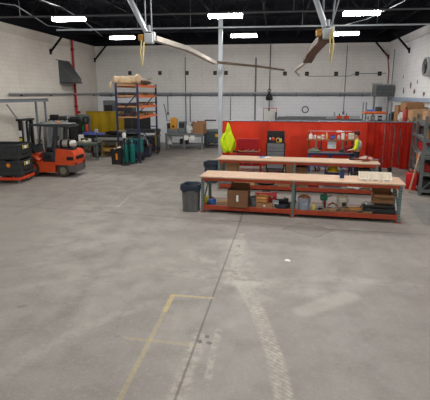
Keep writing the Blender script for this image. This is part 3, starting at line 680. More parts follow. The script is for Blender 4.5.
    for s in (-1, 1):                                      # wheels
        for x, r, wd, nm in ((0.0, 0.27, 0.2, 'rear_wheel'), (1.65, 0.35, 0.24, 'front_wheel')):
            w = MB(); y = 0.42 * s
            w.lathe([(r * 0.55, -wd / 2), (r * 0.92, -wd / 2), (r, -wd / 3), (r, wd / 3), (r * 0.92, wd / 2), (r * 0.55, wd / 2), (r * 0.55, -wd / 2)], (0, 0, 0), 24, 'y')
            wo = w.build('tyre', M('dusty_tyre', (62, 58, 54), 0.85, 0, 0.2, 9), t); wo.location = (x, y, r)
            h = MB(); h.lathe([(0.001, -wd * 0.32), (r * 0.56, -wd * 0.4), (r * 0.56, wd * 0.4), (r * 0.3, wd * 0.36), (r * 0.24, wd * 0.45), (0.001, wd * 0.45)] if s > 0 else [(0.001, -wd * 0.45), (r * 0.24, -wd * 0.45), (r * 0.3, -wd * 0.36), (r * 0.56, -wd * 0.4), (r * 0.56, wd * 0.4), (0.001, wd * 0.32)], (0, 0, 0), 16, 'y')
            h.build('wheel_hub', M('dusty_hub', (132, 122, 108), 0.6, 0.2, 0.15, 7), wo)
    # gas bottle lying across the tail
    br = MB(); br.bx(-0.42, 0.3, -0.05, 0.35, 1.1, 1.17); br.build('bottle_cradle', fk_dark, t)
    p = MB(); p.lathe([(0.001, -0.42), (0.1, -0.4), (0.155, -0.32), (0.155, 0.3), (0.11, 0.38), (0.001, 0.4)], (-0.06, 0.15, 1.33), 18, 'x')
    gp = p.build('gas_bottle', M('silver_bottle', (196, 190, 182), 0.35, 0.4, 0.12, 6), t)
    for a in (-0.2, 0.12): MB().lathe([(0.158, a), (0.164, a + 0.02), (0.164, a + 0.08), (0.158, a + 0.1)], (-0.06, 0.15, 1.33), 18, 'x').build('strap', rubber, gp)
    MB().lathe([(0.09, 0.38), (0.1, 0.48), (0.09, 0.49), (0.08, 0.38)], (-0.06, 0.15, 1.33), 14, 'x').build('collar_ring', steel, gp)
    # short wheelbase: pull the front end back toward the seat
    f_ = lambda x: x if x < 0.4 else 0.4 + (x - 0.4) * 0.72
    for o in list(t.children):
        if o.name.startswith('overhead_guard'): continue
        if o.name.startswith('tyre'): o.location.x = f_(o.location.x); continue
        for q in [o] + list(o.children):
            for v in q.data.vertices: v.co.x = f_(v.co.x)
    return t
forklift()

# ---------------------------------------------------------------- crates on the dolly
crate_m = M('charcoal_crate_plastic', (50, 53, 56), 0.55, 0, 0.18, 6); dolly_orange = M('dolly_orange', (206, 66, 34), 0.5, 0, 0.12, 5)
dx, dy, drz = -10.12, 16.1, R(4)
t = thing('crate_dolly', 'low orange steel dolly on grey casters carrying two dark crates', 'dolly', (dx, dy, 0), drz)
f = MB(); f.bx(-0.66, 0.66, -0.6, -0.52, 0.13, 0.23, 0.01); f.bx(-0.66, 0.66, 0.52, 0.6, 0.13, 0.23, 0.01)
for x in (-0.62, 0.0, 0.62): f.bx(x - 0.04, x + 0.04, -0.53, 0.53, 0.13, 0.23, 0.01)
f.build('frame', dolly_orange, t)
for x in (-0.56, 0.56):
    for y in (-0.5, 0.5):
        c = MB(); c.cyl((x, y - 0.025, 0.06), (x, y + 0.025, 0.06), 0.06, n=14); c.bx(x - 0.03, x + 0.03, y - 0.035, y - 0.027, 0.05, 0.13); c.bx(x - 0.03, x + 0.03, y + 0.027, y + 0.035, 0.05, 0.13); c.build('caster', mid_grey, t)
def crate(z, lab, badge):
    t = thing('bulk_crate', lab, 'crate', (dx, dy, z), drz, 'dark crates stacked on the orange dolly')
    X, Y, H = 0.62, 0.56, 0.62
    b = MB(); b.bx(-X, X, -Y, Y, 0.06, 0.1)
    for s in (-1, 1):
        b.bx(-X, X, s * Y - 0.02, s * Y + 0.02, 0.1, H); b.bx(s * X - 0.02, s * X + 0.02, -Y, Y, 0.1, H)
    for s in (-1, 1):                                      # rims, ribs
        b.bx(-X - 0.03, X + 0.03, s * (Y + 0.02) - 0.03, s * (Y + 0.02) + 0.03, H - 0.07, H, 0.01); b.bx(s * (X + 0.02) - 0.03, s * (X + 0.02) + 0.03, -Y, Y, H - 0.07, H, 0.01)
        b.bx(-X - 0.02, X + 0.02, s * (Y + 0.02) - 0.02, s * (Y + 0.02) + 0.02, 0.1, 0.17, 0.008); b.bx(s * (X + 0.02) - 0.02, s * (X + 0.02) + 0.02, -Y, Y, 0.1, 0.17, 0.008)
        for i in range(9):
            x = -X + 0.05 + i * (2 * X - 0.1) / 8; b.bx(x - 0.012, x + 0.012, s * (Y + 0.025) - 0.012, s * (Y + 0.025) + 0.012, 0.15, H - 0.06)
            y = -Y + 0.05 + i * (2 * Y - 0.1) / 8
            if not 2 < i < 6: b.bx(s * (X + 0.025) - 0.012, s * (X + 0.025) + 0.012, y - 0.012, y + 0.012, 0.15, H - 0.06)
        b.bx(-X, X, s * (Y + 0.028) - 0.01, s * (Y + 0.028) + 0.01, 0.36, 0.4)
    b.build('body', crate_m, t)
    for x in (-0.5, 0, 0.5):
        for y in (-0.45, 0.45): MB().bx(x - 0.1, x + 0.1, y - 0.08, y + 0.08, 0, 0.065).build('foot', crate_m, t)
    q = MB(); q.bx(X + 0.045, X + 0.052, -0.24, 0.24, 0.4, 0.58); pl = q.build('label_panel', black_plastic, t)
    MB().bx(X + 0.052, X + 0.056, -0.1, 0.1, 0.43, 0.55).build('white_label', paper, pl)
    MB().bx(X + 0.052, X + 0.056, -0.22, -0.16, 0.42, 0.57).bx(X + 0.052, X + 0.056, 0.16, 0.22, 0.42, 0.57).build('yellow_stripe', M('yellow_sticker'), pl)
    MB().bx(X + 0.02, X + 0.05, -0.2, 0.2, 0.2, 0.27).build('hand_slot', black_steel, t)
    if badge: MB().lathe([(0.001, -Y - 0.06), (0.08, -Y - 0.06), (0.08, -Y - 0.03), (0.001, -Y - 0.03)], (0.25, 0, 0.47), 14, 'y').build('orange_badge', M('amber_plastic'), t)
    return t
crate(0.23, 'dark plastic bulk crate resting on the orange dolly, lower of two', True)
crate(0.85, 'dark plastic bulk crate stacked on top of the other crate, upper of two', False)

# ---------------------------------------------------------------- pallet rack
rack_blue = M('rack_blue', (44, 52, 80), 0.5, 0.1, 0.15, 5); rack_orange = M('rack_orange', (222, 112, 58), 0.5, 0, 0.12, 5)
deck_w = wood('deck_timber', (206, 164, 118), (172, 126, 84), (3, 12, 12), 0.7)
RX, RY, RL, RD = -7.58, 21.3, 3.4, 1.06
t = thing('pallet_rack', 'tall pallet rack with blue uprights, orange beams and timber decks', 'rack', (RX, RY, 0))
for nm, y in (('upright_frame', 0.0), ('upright_frame', RL)):
    u = MB()
    for x in (0, RD): u.box((x, y, 1.9), (0.085, 0.08, 3.8)); u.box((x, y, 0.01), (0.16, 0.14, 0.02))
    for z in (0.3, 1.55, 2.35, 2.85, 3.35): u.bar((0, y, z), (RD, y, z), 0.04, 0.05)
    fr = u.build(nm, rack_blue, t)
    d = MB(); d.bar((0, y, 2.2), (RD, y, 3.35), 0.035, 0.05); d.bar((0, y, 1.55), (RD, y, 0.3), 0.035, 0.05); d.build('brace', rack_blue, fr)
lv = [2.12, 2.62, 3.12, 3.62]
for z in lv:
    for x in (0.0, RD):
        MB().bx(x - 0.03, x + 0.03, 0.04, RL - 0.04, z, z + 0.12, 0.008).build('beam', rack_orange, t)
    d = MB()
    for i in range(11):
        y = 0.12 + i * 0.315; d.bx(-0.02, RD + 0.02, y - 0.11, y + 0.11, z + 0.06, z + 0.115)
    d.build('deck', deck_w, t)
# flat pallets stored on the levels
pal_m = wood('pallet_timber', (178, 128, 88), (132, 92, 62), (3, 10, 10), 0.75)
p0 = None
def pallet(loc, lab, dz=0):
    global p0
    if p0 is None:
        p0 = thing('wooden_pallet', lab, 'pallet', loc, 0, 'wooden pallets lying on the tall rack')
        a = MB()
        for i in range(6): a.bx(-0.48, 0.48, -0.5 + i * 0.172, -0.5 + i * 0.172 + 0.13, 0.1, 0.122)
        a.build('top_board', pal_m, p0)
        a = MB()
        for x in (-0.43, 0, 0.43): a.bx(x - 0.04, x + 0.04, -0.5, 0.49, 0.02, 0.1)
        a.build('stringer', pal_m, p0)
        a = MB()
        for y in (-0.45, 0, 0.45): a.bx(-0.48, 0.48, y - 0.05, y + 0.05, 0, 0.02)
        a.build('bottom_board', pal_m, p0)
    else: dup(p0, loc, 0, lab)
for z, w in ((2.12, 'lowest'), (2.62, 'second lowest'), (3.12, 'third lowest')):
    pallet((RX + 0.53, RY + 0.62, z + 0.115), 'wooden pallet on the %s level of the tall rack, nearer end' % w)
    pallet((RX + 0.53, RY + 2.5, z + 0.115), 'wooden pallet on the %s level of the tall rack, farther end' % w)
# rolled canvas and a grey heap on top
cv = M('beige_canvas', (214, 188, 152), 0.85, 0, 0.12, 7, 0.3)
t = thing('canvas_roll', 'rolled beige canvas lying across the front end on top of the rack', 'canvas', (RX, RY, 3.735))
c = MB(); pts = []; rr = []
for i in range(14):
    k = i / 13; pts.append((-0.22 + k * 1.4, 0.28 + 0.03 * math.sin(k * 9), 0.19 + 0.03 * math.sin(k * 7 + 1) + 0.08 * k)); rr.append((0.1 if i in (0, 13) else 0.18) + 0.03 * math.sin(k * 23))
c.tube(pts, rr, 12); c.blob((0.5, 0.45, 0.14), (0.5, 0.3, 0.15), 4, 0.1, 16, -0.9); c.build('roll', cv, t)
MB().tube([(-0.32, 0.25, 0.1), (-0.3, 0.1, -0.02), (-0.27, 0.06, -0.16)], 0.05, 8).build('loose_end', cv, t)
o = MB().blob((0, 0, 0.16), (0.55, 0.9, 0.18), 11, 0.16, 20, -0.85).box((0.1, -0.5, 0.27), (0.9, 0.2, 0.06), (0.1, 0.1, 0.5)).box((0.2, 0.3, 0.3), (1.0, 0.15, 0.05), (0, -0.1, 1.1)).build('tarp_heap', M('grey_brown_tarp', (120, 108, 96), 0.85, 0, 0.35, 8, 0.3)); at(o, (RX + 0.6, RY + 2.0, 3.735)); tag(o, 'crumpled grey brown tarp heap on top of the rack behind the canvas', 'tarp')
# black sheet leaning behind the rack
o = MB().bx(-0.55, 0.55, -0.03, 0.03, 0, 0.75, 0.01).build('black_board', black_plastic); at(o, (-7.95, 26.6, 1.25)); tag(o, 'black panel standing on a machine seen through the rack below its beams', 'panel')
t = thing('machine_bench', 'dark low machine bench seen through the open bottom of the rack', 'bench', (-8.1, 26.6, 0))
MB().bx(-1.3, 1.2, -0.45, 0.45, 1.05, 1.25, 0.02).build('bed', dark_grey, t)
for x in (-1.2, 1.1):
    for y in (-0.38, 0.38): MB().bx(x - 0.05, x + 0.05, y - 0.05, y + 0.05, 0, 1.05).build('leg', dark_grey, t)
MB().bx(-1.1, 1.0, -0.4, 0.4, 0.3, 0.36).build('shelf', dark_steel, t)
for i, (x, y, d, h, m_, nm, lab) in enumerate([(-7.2, 23.0, 0.26, 0.85, dark_steel, 'steel_drum', 'dark steel drum on the floor inside the rack, nearer the front'), (-6.95, 24.25, 0.24, 0.6, M('maroon_drum', (92, 40, 40), 0.5, 0, 0.2, 6), 'steel_drum', 'dull maroon drum on the floor toward the far end of the rack')]):
    t = thing(nm, lab, 'drum', (x, y, 0))
    MB().lathe([(d - 0.01, 0), (d, 0.02), (d, h * 0.33), (d + 0.015, h * 0.35), (d, h * 0.37), (d, h * 0.66), (d + 0.015, h * 0.68), (d, h * 0.7), (d, h - 0.02), (d - 0.02, h), (0.001, h - 0.02)], n=20).build('shell', m_, t); MB().cyl((0.1, 0, h - 0.02), (0.1, 0, h + 0.02), 0.03, n=8).build('bung', steel, t)
o = MB().bx(-0.35, 0.35, -0.3, 0.3, 0, 0.5, 0.02).bx(-0.3, 0.3, -0.25, 0.25, 0.5, 0.54).build('equipment_case', M('slate_blue', (52, 58, 74), 0.5, 0, 0.2, 6)); at(o, (-6.95, 23.55, 0), 0.1); tag(o, 'slate blue equipment case on the floor inside the rack behind the teal welder', 'case')

t = thing('machine_motor', 'dark tangled motor and pipework on blocks inside the rack above the slate case', 'motor', (-6.98, 23.5, 0.54))
MB().cyl((-0.28, 0, 0.22), (0.25, 0, 0.22), 0.17, n=16).bx(-0.3, 0.3, -0.18, 0.18, 0, 0.06, 0.01).build('motor_body', dark_steel, t)
MB().tube([(-0.25, -0.1, 0.35), (-0.1, -0.15, 0.55), (0.12, -0.05, 0.5), (0.28, -0.12, 0.3), (0.3, -0.15, 0.05)], 0.03, 8).build('pipework', steel, t)
MB().cyl((0.25, 0, 0.22), (0.32, 0, 0.22), 0.1, n=14).build('pulley', black_steel, t)
# ---------------------------------------------------------------- tables and clutter left of the rack
def frame_table(name, lab, cat, loc, rz, X, Y, H, top, legm, shelf=None, tt=0.05, lw=0.05):
    t = thing(name, lab, cat, loc, rz)
    MB().bx(-X, X, -Y, Y, H - tt, H, 0.006).build('tabletop', top, t)
    for sx in (-1, 1):
        for sy in (-1, 1): MB().bx(sx * (X - 0.06) - lw / 2, sx * (X - 0.06) + lw / 2, sy * (Y - 0.06) - lw / 2, sy * (Y - 0.06) + lw / 2, 0, H - tt).build('leg', legm, t)
    r = MB()
    for sy in (-1, 1): r.bx(-X + 0.06, X - 0.06, sy * (Y - 0.06) - 0.02, sy * (Y - 0.06) + 0.02, H - tt - 0.09, H - tt - 0.01)
    for sx in (-1, 1): r.bx(sx * (X - 0.06) - 0.02, sx * (X - 0.06) + 0.02, -Y + 0.06, Y - 0.06, H - tt - 0.09, H - tt - 0.01); r.bx(sx * (X - 0.06) - 0.015, sx * (X - 0.06) + 0.015, -Y + 0.06, Y - 0.06, 0.1, 0.14)
    r.build('frame', legm, t)
    if shelf is not None: MB().bx(-X + 0.04, X - 0.04, -Y + 0.04, Y - 0.04, shelf - 0.03, shelf).build('shelf', legm, t)
    return t
tbl_green = M('table_green_grey', (86, 104, 98), 0.5, 0.1, 0.15, 6); slab_steel = M('dull_steel_plate', (132, 134, 130), 0.5, 0.4, 0.15, 5)
frame_table('welding_table', 'small steel welding table on green grey legs just behind the forklift', 'table', (-9.5, 22.15, 0), R(8), 0.62, 0.5, 0.92, slab_steel, tbl_green)
def bits(seed, n, X, Y, cols, base, rz, groupname, kindname, lab_fn):
    pass
def small_box(name, lab, cat, loc, d, m, rz=0, group=None, lid=None):
    o = MB().box((0, 0, d[2] / 2), d, bev=min(d) * 0.08).build(name, m); at(o, loc, rz)
    if lid: MB().box((0, 0, d[2] + 0.01), (d[0] * 1.03, d[1] * 1.03, 0.03), bev=0.005).build('lid', lid, o)
    return tag(o, lab, cat, group)
def bottle(name, lab, cat, loc, r, h, m, capm, group=None, rx=0):
    t = thing(name, lab, cat, loc, 0, group)
    MB().lathe([(r * 0.9, 0), (r, 0.01), (r, h * 0.62), (r * 0.8, h * 0.72), (r * 0.35, h * 0.82), (r * 0.33, h * 0.9), (0.001, h * 0.9)], n=12).build('body', m, t)
    MB().lathe([(r * 0.42, h * 0.88), (r * 0.42, h), (0.001, h)], n=10).build('cap', capm, t)
    return t
def tin(name, lab, cat, loc, r, h, m, group=None, band=None):
    t = thing(name, lab, cat, loc, 0, group)
    MB().lathe([(r, 0), (r, h), (r * 0.92, h + 0.005), (r * 0.9, h - 0.01), (0.001, h - 0.01)], n=14).build('body', m, t)
    MB().lathe([(r + 0.003, h * 0.3), (r + 0.003, h * 0.75)], n=14).build('label_band', band or paper, t)
    return t
# things on the welding table
wz = 0.92
small_box('white_box', 'small white box at the left end of the green-legged welding table', 'box', (-9.85, 22.15, wz), (0.24, 0.2, 0.34), white_paint, 0.2)
o = MB().lathe([(0.13, 0), (0.15, 0.07), (0.1, 0.1), (0.04, 0.12), (0.02, 0.2), (0.001, 0.2)], n=16).build('grinder', M('cream_paint', (216, 204, 170), 0.5, 0, 0.1, 6)); at(o, (-9.6, 21.95, wz)); tag(o, 'cream round grinder base in the middle of the welding table', 'grinder'); MB().cyl((-0.18, 0, 0.14), (0.18, 0, 0.14), 0.05, n=10).build('motor', dark_steel, o)
o = MB().lathe([(0.14, 0), (0.14, 0.12), (0.05, 0.14), (0.05, 0.02), (0.14, 0)], n=16).build('wire_spool', paper); at(o, (-9.42, 22.2, wz)); tag(o, 'white wire spool lying on the welding table', 'spool')
small_box('parts_tray', 'grey parts tray on the right end of the welding table', 'tray', (-9.12, 22.1, wz), (0.3, 0.26, 0.08), dark_grey, 0.3)
t = thing('bench_vise', 'dark bench vise on the near right corner of the welding table', 'vise', (-9.05, 21.9, wz)); MB().bx(-0.1, 0.1, -0.08, 0.08, 0, 0.1, 0.01).bx(-0.14, -0.02, -0.07, 0.07, 0.1, 0.2, 0.01).build('body', dark_steel, t); MB().bx(0.03, 0.13, -0.07, 0.07, 0.08, 0.2, 0.01).build('jaw', steel, t); MB().cyl((0.2, -0.1, 0.12), (0.2, 0.1, 0.12), 0.012, n=6).build('handle', steel, t)
t = thing('post_lamp', 'thin grey post with a round head standing behind the welding table', 'post', (-9.35, 22.95, 0)); MB().cyl((0, 0, 0.02), (0, 0, 1.42), 0.035, n=8).build('pole', tbl_green, t); MB().lathe([(0.16, 0), (0.16, 0.03), (0.001, 0.04)], n=14).build('base', dark_steel, t); MB().bx(-0.09, 0.09, -0.06, 0.06, 1.3, 1.5, 0.03).build('head', light_grey, t)
# second table with a steel top and yellow timber below
frame_table('layout_table', 'long low steel layout table in front of the rack beside the black bin', 'table', (-8.72, 23.6, 0), R(0), 1.0, 0.55, 0.95, slab_steel, dark_grey)
t = thing('timber_trestle', 'yellow timber trestle under the steel layout table', 'trestle', (-8.75, 23.5, 0)); tm = wood('yellow_timber', (206, 160, 84), (176, 130, 62), (3, 9, 9))
for x in (-0.42, 0.42): MB().bx(x - 0.05, x + 0.05, -0.35, 0.35, 0.0, 0.1).bx(x - 0.04, x + 0.04, -0.35, -0.27, 0.1, 0.82).bx(x - 0.04, x + 0.04, 0.27, 0.35, 0.1, 0.82).build('leg', tm, t)
MB().bx(-0.5, 0.5, -0.34, -0.28, 0.3, 0.44).bx(-0.5, 0.5, 0.28, 0.34, 0.3, 0.44).build('rail', tm, t); MB().bx(-0.44, 0.44, -0.3, 0.3, 0.44, 0.47).build('board', tm, t)
# amber welding screen
def amber_mat(name='amber_vinyl', rgb=(1.0, 0.62, 0.02), dif=(0.62, 0.42, 0.03), k=0.35):
    m, nt, n, b = NT(name); g = G(nt)
    nt.nodes.remove(b); tr = n.new('ShaderNodeBsdfTransparent'); tr.inputs['Color'].default_value = rgb + (1,)
    df = n.new('ShaderNodeBsdfDiffuse'); tl = n.new('ShaderNodeBsdfTranslucent'); gl = n.new('ShaderNodeBsdfGlossy'); gl.inputs['Roughness'].default_value = 0.25
    nz = g.noise(g.obj(), 1.5, 4); c = g.mix(g.ramp(nz, 0.3, 0.7), dif + (1,), tuple(v * 0.85 for v in dif) + (1,))
    nt.links.new(c, df.inputs['Color']); nt.links.new(c, tl.inputs['Color'])
    a1 = n.new('ShaderNodeMixShader'); a1.inputs[0].default_value = 0.35; nt.links.new(df.outputs[0], a1.inputs[1]); nt.links.new(tl.outputs[0], a1.inputs[2])
    a2 = n.new('ShaderNodeMixShader'); a2.inputs[0].default_value = k; nt.links.new(a1.outputs[0], a2.inputs[1]); nt.links.new(tr.outputs[0], a2.inputs[2])
    fr = n.new('ShaderNodeFresnel'); fr.inputs[0].default_value = 1.3
    a3 = n.new('ShaderNodeMixShader'); nt.links.new(fr.outputs[0], a3.inputs[0]); nt.links.new(a2.outputs[0], a3.inputs[1]); nt.links.new(gl.outputs[0], a3.inputs[2])
    nt.links.new(a3.outputs[0], n['Material Output'].inputs['Surface']); return m
amber = amber_mat()
t = thing('amber_screen', 'yellow see-through welding screen left of the pallet rack', 'welding screen', (-9.85, 25.6, 0))
f = MB()
for x in (-1.12, 1.12): f.cyl((x, 0, 0.05), (x, 0, 2.3), 0.025, n=8); f.bar((x, -0.35, 0.03), (x, 0.35, 0.03), 0.05, 0.05)
f.cyl((-1.12, 0, 2.3), (1.12, 0, 2.3), 0.025, n=8); f.cyl((-1.12, 0, 0.55), (1.12, 0, 0.55), 0.02, n=8); f.build('frame', M('amber_frame', (150, 118, 40), 0.5, 0.1, 0.15, 5), t)
MB().sheet(lambda u, v: (-1.1 + 2.2 * u, 0.03 * math.sin(u * 26), 0.6 + 1.68 * v), 60, 6).build('curtain', amber, t)
# dark machines behind the amber screen
def cabinet_machine(name, lab, cat, loc, d, m, rz=0, vent=True, door=None):
    t = thing(name, lab, cat, loc, rz)
    MB().box((0, 0, d[2] / 2), d, bev=0.03).build('body', m, t)
    MB().bx(-d[0] * 0.38, d[0] * 0.38, -d[1] / 2 - 0.02, -d[1] / 2, d[2] * 0.45, d[2] * 0.9, 0.008).build('front_panel', door or dark_steel, t)
    if vent:
        l = MB()
        for i in range(5): l.bx(-d[0] * 0.3, d[0] * 0.3, -d[1] / 2 - 0.02, -d[1] / 2, d[2] * 0.12 + i * 0.07, d[2] * 0.12 + i * 0.07 + 0.035)
        l.build('vent_slat', black_steel, t)
    return t
cabinet_machine('machine_cabinet', 'dark grey machine cabinet rising behind the yellow welding screen', 'cabinet', (-9.35, 28.0, 0), (1.1, 0.8, 2.75), dark_grey)
cabinet_machine('machine_cabinet', 'taller narrow dark cabinet between the yellow screen and the rack', 'cabinet', (-10.6, 28.6, 0), (0.7, 0.7, 2.9), mid_grey)
# long dark stock table with blue tarp
frame_table('stock_table', 'long dark stock table under the blue tarp before the yellow screen', 'table', (-9.3, 24.75, 0), R(0), 1.9, 0.4, 1.02, dark_steel, dark_grey, 0.4)
o = MB().sheet(lambda u, v: (-0.75 + 1.5 * u, -0.38 + 0.76 * v, 0.06 + 0.16 * math.sin(PI * u) ** 0.7 * math.sin(PI * v) ** 0.6 + 0.025 * math.sin(u * 17 + v * 6) * math.sin(v * 11)), 30, 16).build('blue_tarp', M('blue_tarp', (72, 82, 148), 0.6, 0, 0.18, 5, 0.2)); at(o, (-10.35, 24.75, 1.0)); tag(o, 'crumpled blue tarp lying on the long dark stock table', 'tarp')
o = MB().blob((0, 0, 0.12), (1.0, 0.28, 0.14), 5, 0.12, 18, -0.9).bar((-0.9, 0, 0.2), (1.0, 0.1, 0.26), 0.14, 0.06).build('stock_pile', black_steel); at(o, (-8.45, 24.75, 1.02)); tag(o, 'dark pile of steel offcuts on the stock table right of the blue tarp', 'steel pile')
# grey panel with green jacket, hose and extinguisher
t = thing('tool_board', 'grey stand board holding a green jacket and coiled hose near the red pipe', 'board', (-11.05, 25.2, 0)); MB().bx(-0.45, 0.45, 0, 0.04, 0.9, 2.15, 0.01).build('board', M('green_grey_board', (104, 112, 108), 0.6, 0, 0.12, 4), t)
for x in (-0.4, 0.4): MB().bx(x - 0.03, x + 0.03, 0.04, 0.1, 0, 2.15).build('post', mid_grey, t); MB().bx(x - 0.04, x + 0.04, -0.3, 0.35, 0, 0.04).build('foot', mid_grey, t)
gj = M('green_cloth', (14, 116, 84), 0.85, 0, 0.2, 7, 0.2)
t = thing('hanging_jacket', 'dark green welding jacket hanging on the grey stand board', 'jacket', (-11.25, 25.12, 1.1)); MB().prism([(-0.2, 0), (0.2, 0), (0.17, 0.45), (0.2, 0.62), (0.06, 0.78), (-0.06, 0.78), (-0.2, 0.62), (-0.17, 0.45)], -0.06, 0.07, 'y').build('body', gj, t)
for s in (-1, 1): MB().tube([(0.17 * s, 0, 0.66), (0.25 * s, -0.02, 0.45), (0.24 * s, -0.02, 0.12)], [0.06, 0.07, 0.055], 10).build('sleeve', gj, t)
o = MB().tube([(0.16 * math.cos(a * 0.42) , -0.02 - 0.003 * a, 0.18 * math.sin(a * 0.42)) for a in range(46)], 0.022, 6).build('coiled_hose', rubber); at(o, (-10.8, 25.12, 1.85)); tag(o, 'black coiled hose hanging at the top of the grey stand board', 'hose')
t = thing('fire_extinguisher', 'small red fire extinguisher on the grey stand board below the coiled hose', 'fire extinguisher', (-10.78, 25.08, 1.2)); MB().lathe([(0.08, 0), (0.09, 0.02), (0.09, 0.34), (0.05, 0.42), (0.001, 0.42)], n=14).build('cylinder', M('orange_red'), t); MB().bx(-0.03, 0.05, -0.03, 0.03, 0.42, 0.5).build('valve', black_steel, t); MB().tube([(0.03, 0, 0.45), (0.12, 0, 0.4), (0.12, 0, 0.15)], 0.012, 6).build('hose', rubber, t)
# black tool racks behind the forklift
def shelf_rack(name, lab, loc, rz, X, Y, H, levels, m, cat='rack'):
    t = thing(name, lab, cat, loc, rz)
    for sx in (-1, 1):
        for sy in (-1, 1): MB().bx(sx * X - 0.03, sx * X + 0.03, sy * Y - 0.03, sy * Y + 0.03, 0, H).build('post', m, t)
    for z in levels: MB().bx(-X - 0.02, X + 0.02, -Y - 0.02, Y + 0.02, z - 0.04, z).build('shelf', m, t)
    return t
shelf_rack('tool_rack', 'black steel tool rack against the left wall behind the forklift roof', (-11.55, 23.3, 0), R(6), 0.42, 0.3, 2.0, [0.45, 1.0, 1.5, 1.98], black_steel)
cabinet_machine('tool_cabinet', 'black metal cabinet standing just right of the black tool rack', 'cabinet', (-10.78, 23.6, 0), (0.55, 0.55, 1.98), black_steel, R(8), False, dark_steel)
for i, (x, y, z, d, m_, lab) in enumerate([(-11.78, 23.25, 1.98, (0.36, 0.4, 0.24), black_plastic, 'black case on top of the black tool rack, wall end'), (-11.36, 23.32, 1.98, (0.36, 0.4, 0.16), dark_grey, 'flat dark case on top of the black tool rack, right end'), (-10.78, 23.6, 1.98, (0.5, 0.4, 0.12), dark_steel, 'flat dark tray on top of the black metal cabinet'),]):
    small_box('storage_box', lab, 'box', (x, y, z), d, m_, 0.1 + 0.1 * i)
cabinet_machine('grey_cabinet', 'pale grey cabinet with rounded top behind the forklift seat', 'cabinet', (-11.1, 22.05, 0), (0.9, 0.6, 1.95), M('warm_grey_paint', (128, 126, 122), 0.5, 0.1, 0.12, 5), R(5), True, mid_grey)
# black bin, welder cylinders on a cart
def wheelie_bin(name, lab, cat, loc, rz, body, X, Y, H, top=1.15, liner=None, extra=None, group=None):
    t = thing(name, lab, cat, loc, rz, group)
    b = MB(); k = 1 / top; n = 20
    def ring(a, bb, z, r=0.35):
        out = []
        for i in range(n):
            th = 2 * PI * i / n; cx, sx = math.cos(th), math.sin(th)
            e = 0.45
            out.append((a * math.copysign(abs(cx) ** e, cx), bb * math.copysign(abs(sx) ** e, sx), z))
        return out
    rings = [ring(X * k, Y * k, 0), ring(X * k * 1.01, Y * k * 1.01, 0.04), ring(X * 0.97, Y * 0.97, H * 0.9), ring(X * 1.05, Y * 1.05, H * 0.91), ring(X * 1.06, Y * 1.06, H * 0.985), ring(X * 1.02, Y * 1.02, H), ring(X * 0.95, Y * 0.95, H), ring(X * 0.9, Y * 0.9, H * 0.9), ring(X * k * 0.92, Y * k * 0.92, 0.06)]
    vs = [p for r_ in rings for p in r_]; fs = []
    for i in range(len(rings) - 1):
        for j in range(n): fs.append((i * n + j, i * n + (j + 1) % n, (i + 1) * n + (j + 1) % n, (i + 1) * n + j))
    fs.append(tuple(reversed(range(n)))); e = (len(rings) - 1) * n; fs.append(tuple(range(e, e + n)))
    b.put(vs, fs); b.build('body', body, t)
    for s in (-1, 1): MB().bx(s * X * 1.04, s * X * 1.14, -Y * 0.35, Y * 0.35, H * 0.9, H * 0.97, 0.01).build('handle', body, t)
    r_ = MB()
    for s in (-0.45, 0.45): r_.bx(X * s - 0.012, X * s + 0.012, -Y * 0.985, -Y * 0.86, 0.05, H * 0.88)
    r_.build('rib', body, t)
    if liner is not None:
        l = MB(); rn = random.Random(int(X * 1000) + int(loc[0] * 10))
        zz = [[H * (0.80 + 0.05 * math.sin(i * 1.7) + rn.uniform(-0.02, 0.02)) for i in range(n)], None, None, None]
        rr_ = [ring(X * 1.09, Y * 1.09, 0), ring(X * 1.1, Y * 1.1, H * 0.98), ring(X * 1.04, Y * 1.04, H * 1.025), ring(X * 0.92, Y * 0.92, H * 1.0), ring(X * 0.84, Y * 0.84, H * 0.8)]
        vs = []
        for a, r0 in enumerate(rr_):
            for i, p in enumerate(r0):
                w = 1 + rn.uniform(-0.02, 0.02)
                vs.append((p[0] * w, p[1] * w, zz[0][i] if a == 0 else p[2] + rn.uniform(-0.012, 0.012)))
        fs = []
        for i in range(4):
            for j in range(n): fs.append((i * n + j, i * n + (j + 1) % n, (i + 1) * n + (j + 1) % n, (i + 1) * n + j))
        fs.append(tuple(range(4 * n, 5 * n)))
        l.put(vs, fs); l.build('bin_liner', liner, t)
    return t
bb = wheelie_bin('waste_bin', 'black plastic bin with an orange label standing before the pallet rack', 'bin', (-7.52, 20.85, 0), R(5), black_plastic, 0.27, 0.25, 0.72)
MB().bx(0.0, 0.09, -0.262, -0.248, 0.24, 0.54).build('orange_label', M('amber_plastic'), bb)
o = MB().sheet(lambda u, v: (-0.16 + 0.32 * u, -0.12 + 0.24 * v, 0.03 * math.sin(u * 5 + v * 4) + 0.1 * u), 8, 6).build('crumpled_paper', paper); at(o, (-7.48, 20.85, 0.72), 0.4); tag(o, 'crumpled white paper sticking out of the black bin', 'paper')
t = thing('cylinder_cart', 'dark steel hand cart holding teal gas cylinders beside the rack', 'cart', (-6.98, 20.95, 0), R(6))
for x in (-0.24, 0.0, 0.24): MB().cyl((x, 0.2, 0.05), (x, 0.2, 1.2), 0.02, n=8).build('upright', black_steel, t)
MB().bx(-0.3, 0.3, -0.2, 0.24, 0.03, 0.07).build('base_plate', dark_steel, t); MB().bar((-0.3, 0.0, 0.98), (0.34, 0.0, 0.98), 0.03, 0.06).bar((-0.3, 0, 0.98), (-0.26, 0.22, 0.98), 0.03, 0.05).bar((0.3, 0, 0.98), (0.26, 0.22, 0.98), 0.03, 0.05).build('strap_bar', dark_steel, t)
for s in (-1, 1): MB().lathe([(0.03, -0.025), (0.1, -0.025), (0.1, 0.025), (0.03, 0.025), (0.03, -0.025)], (0.36 * s, 0.12, 0.1), 16, 'x').build('wheel', rubber, t)
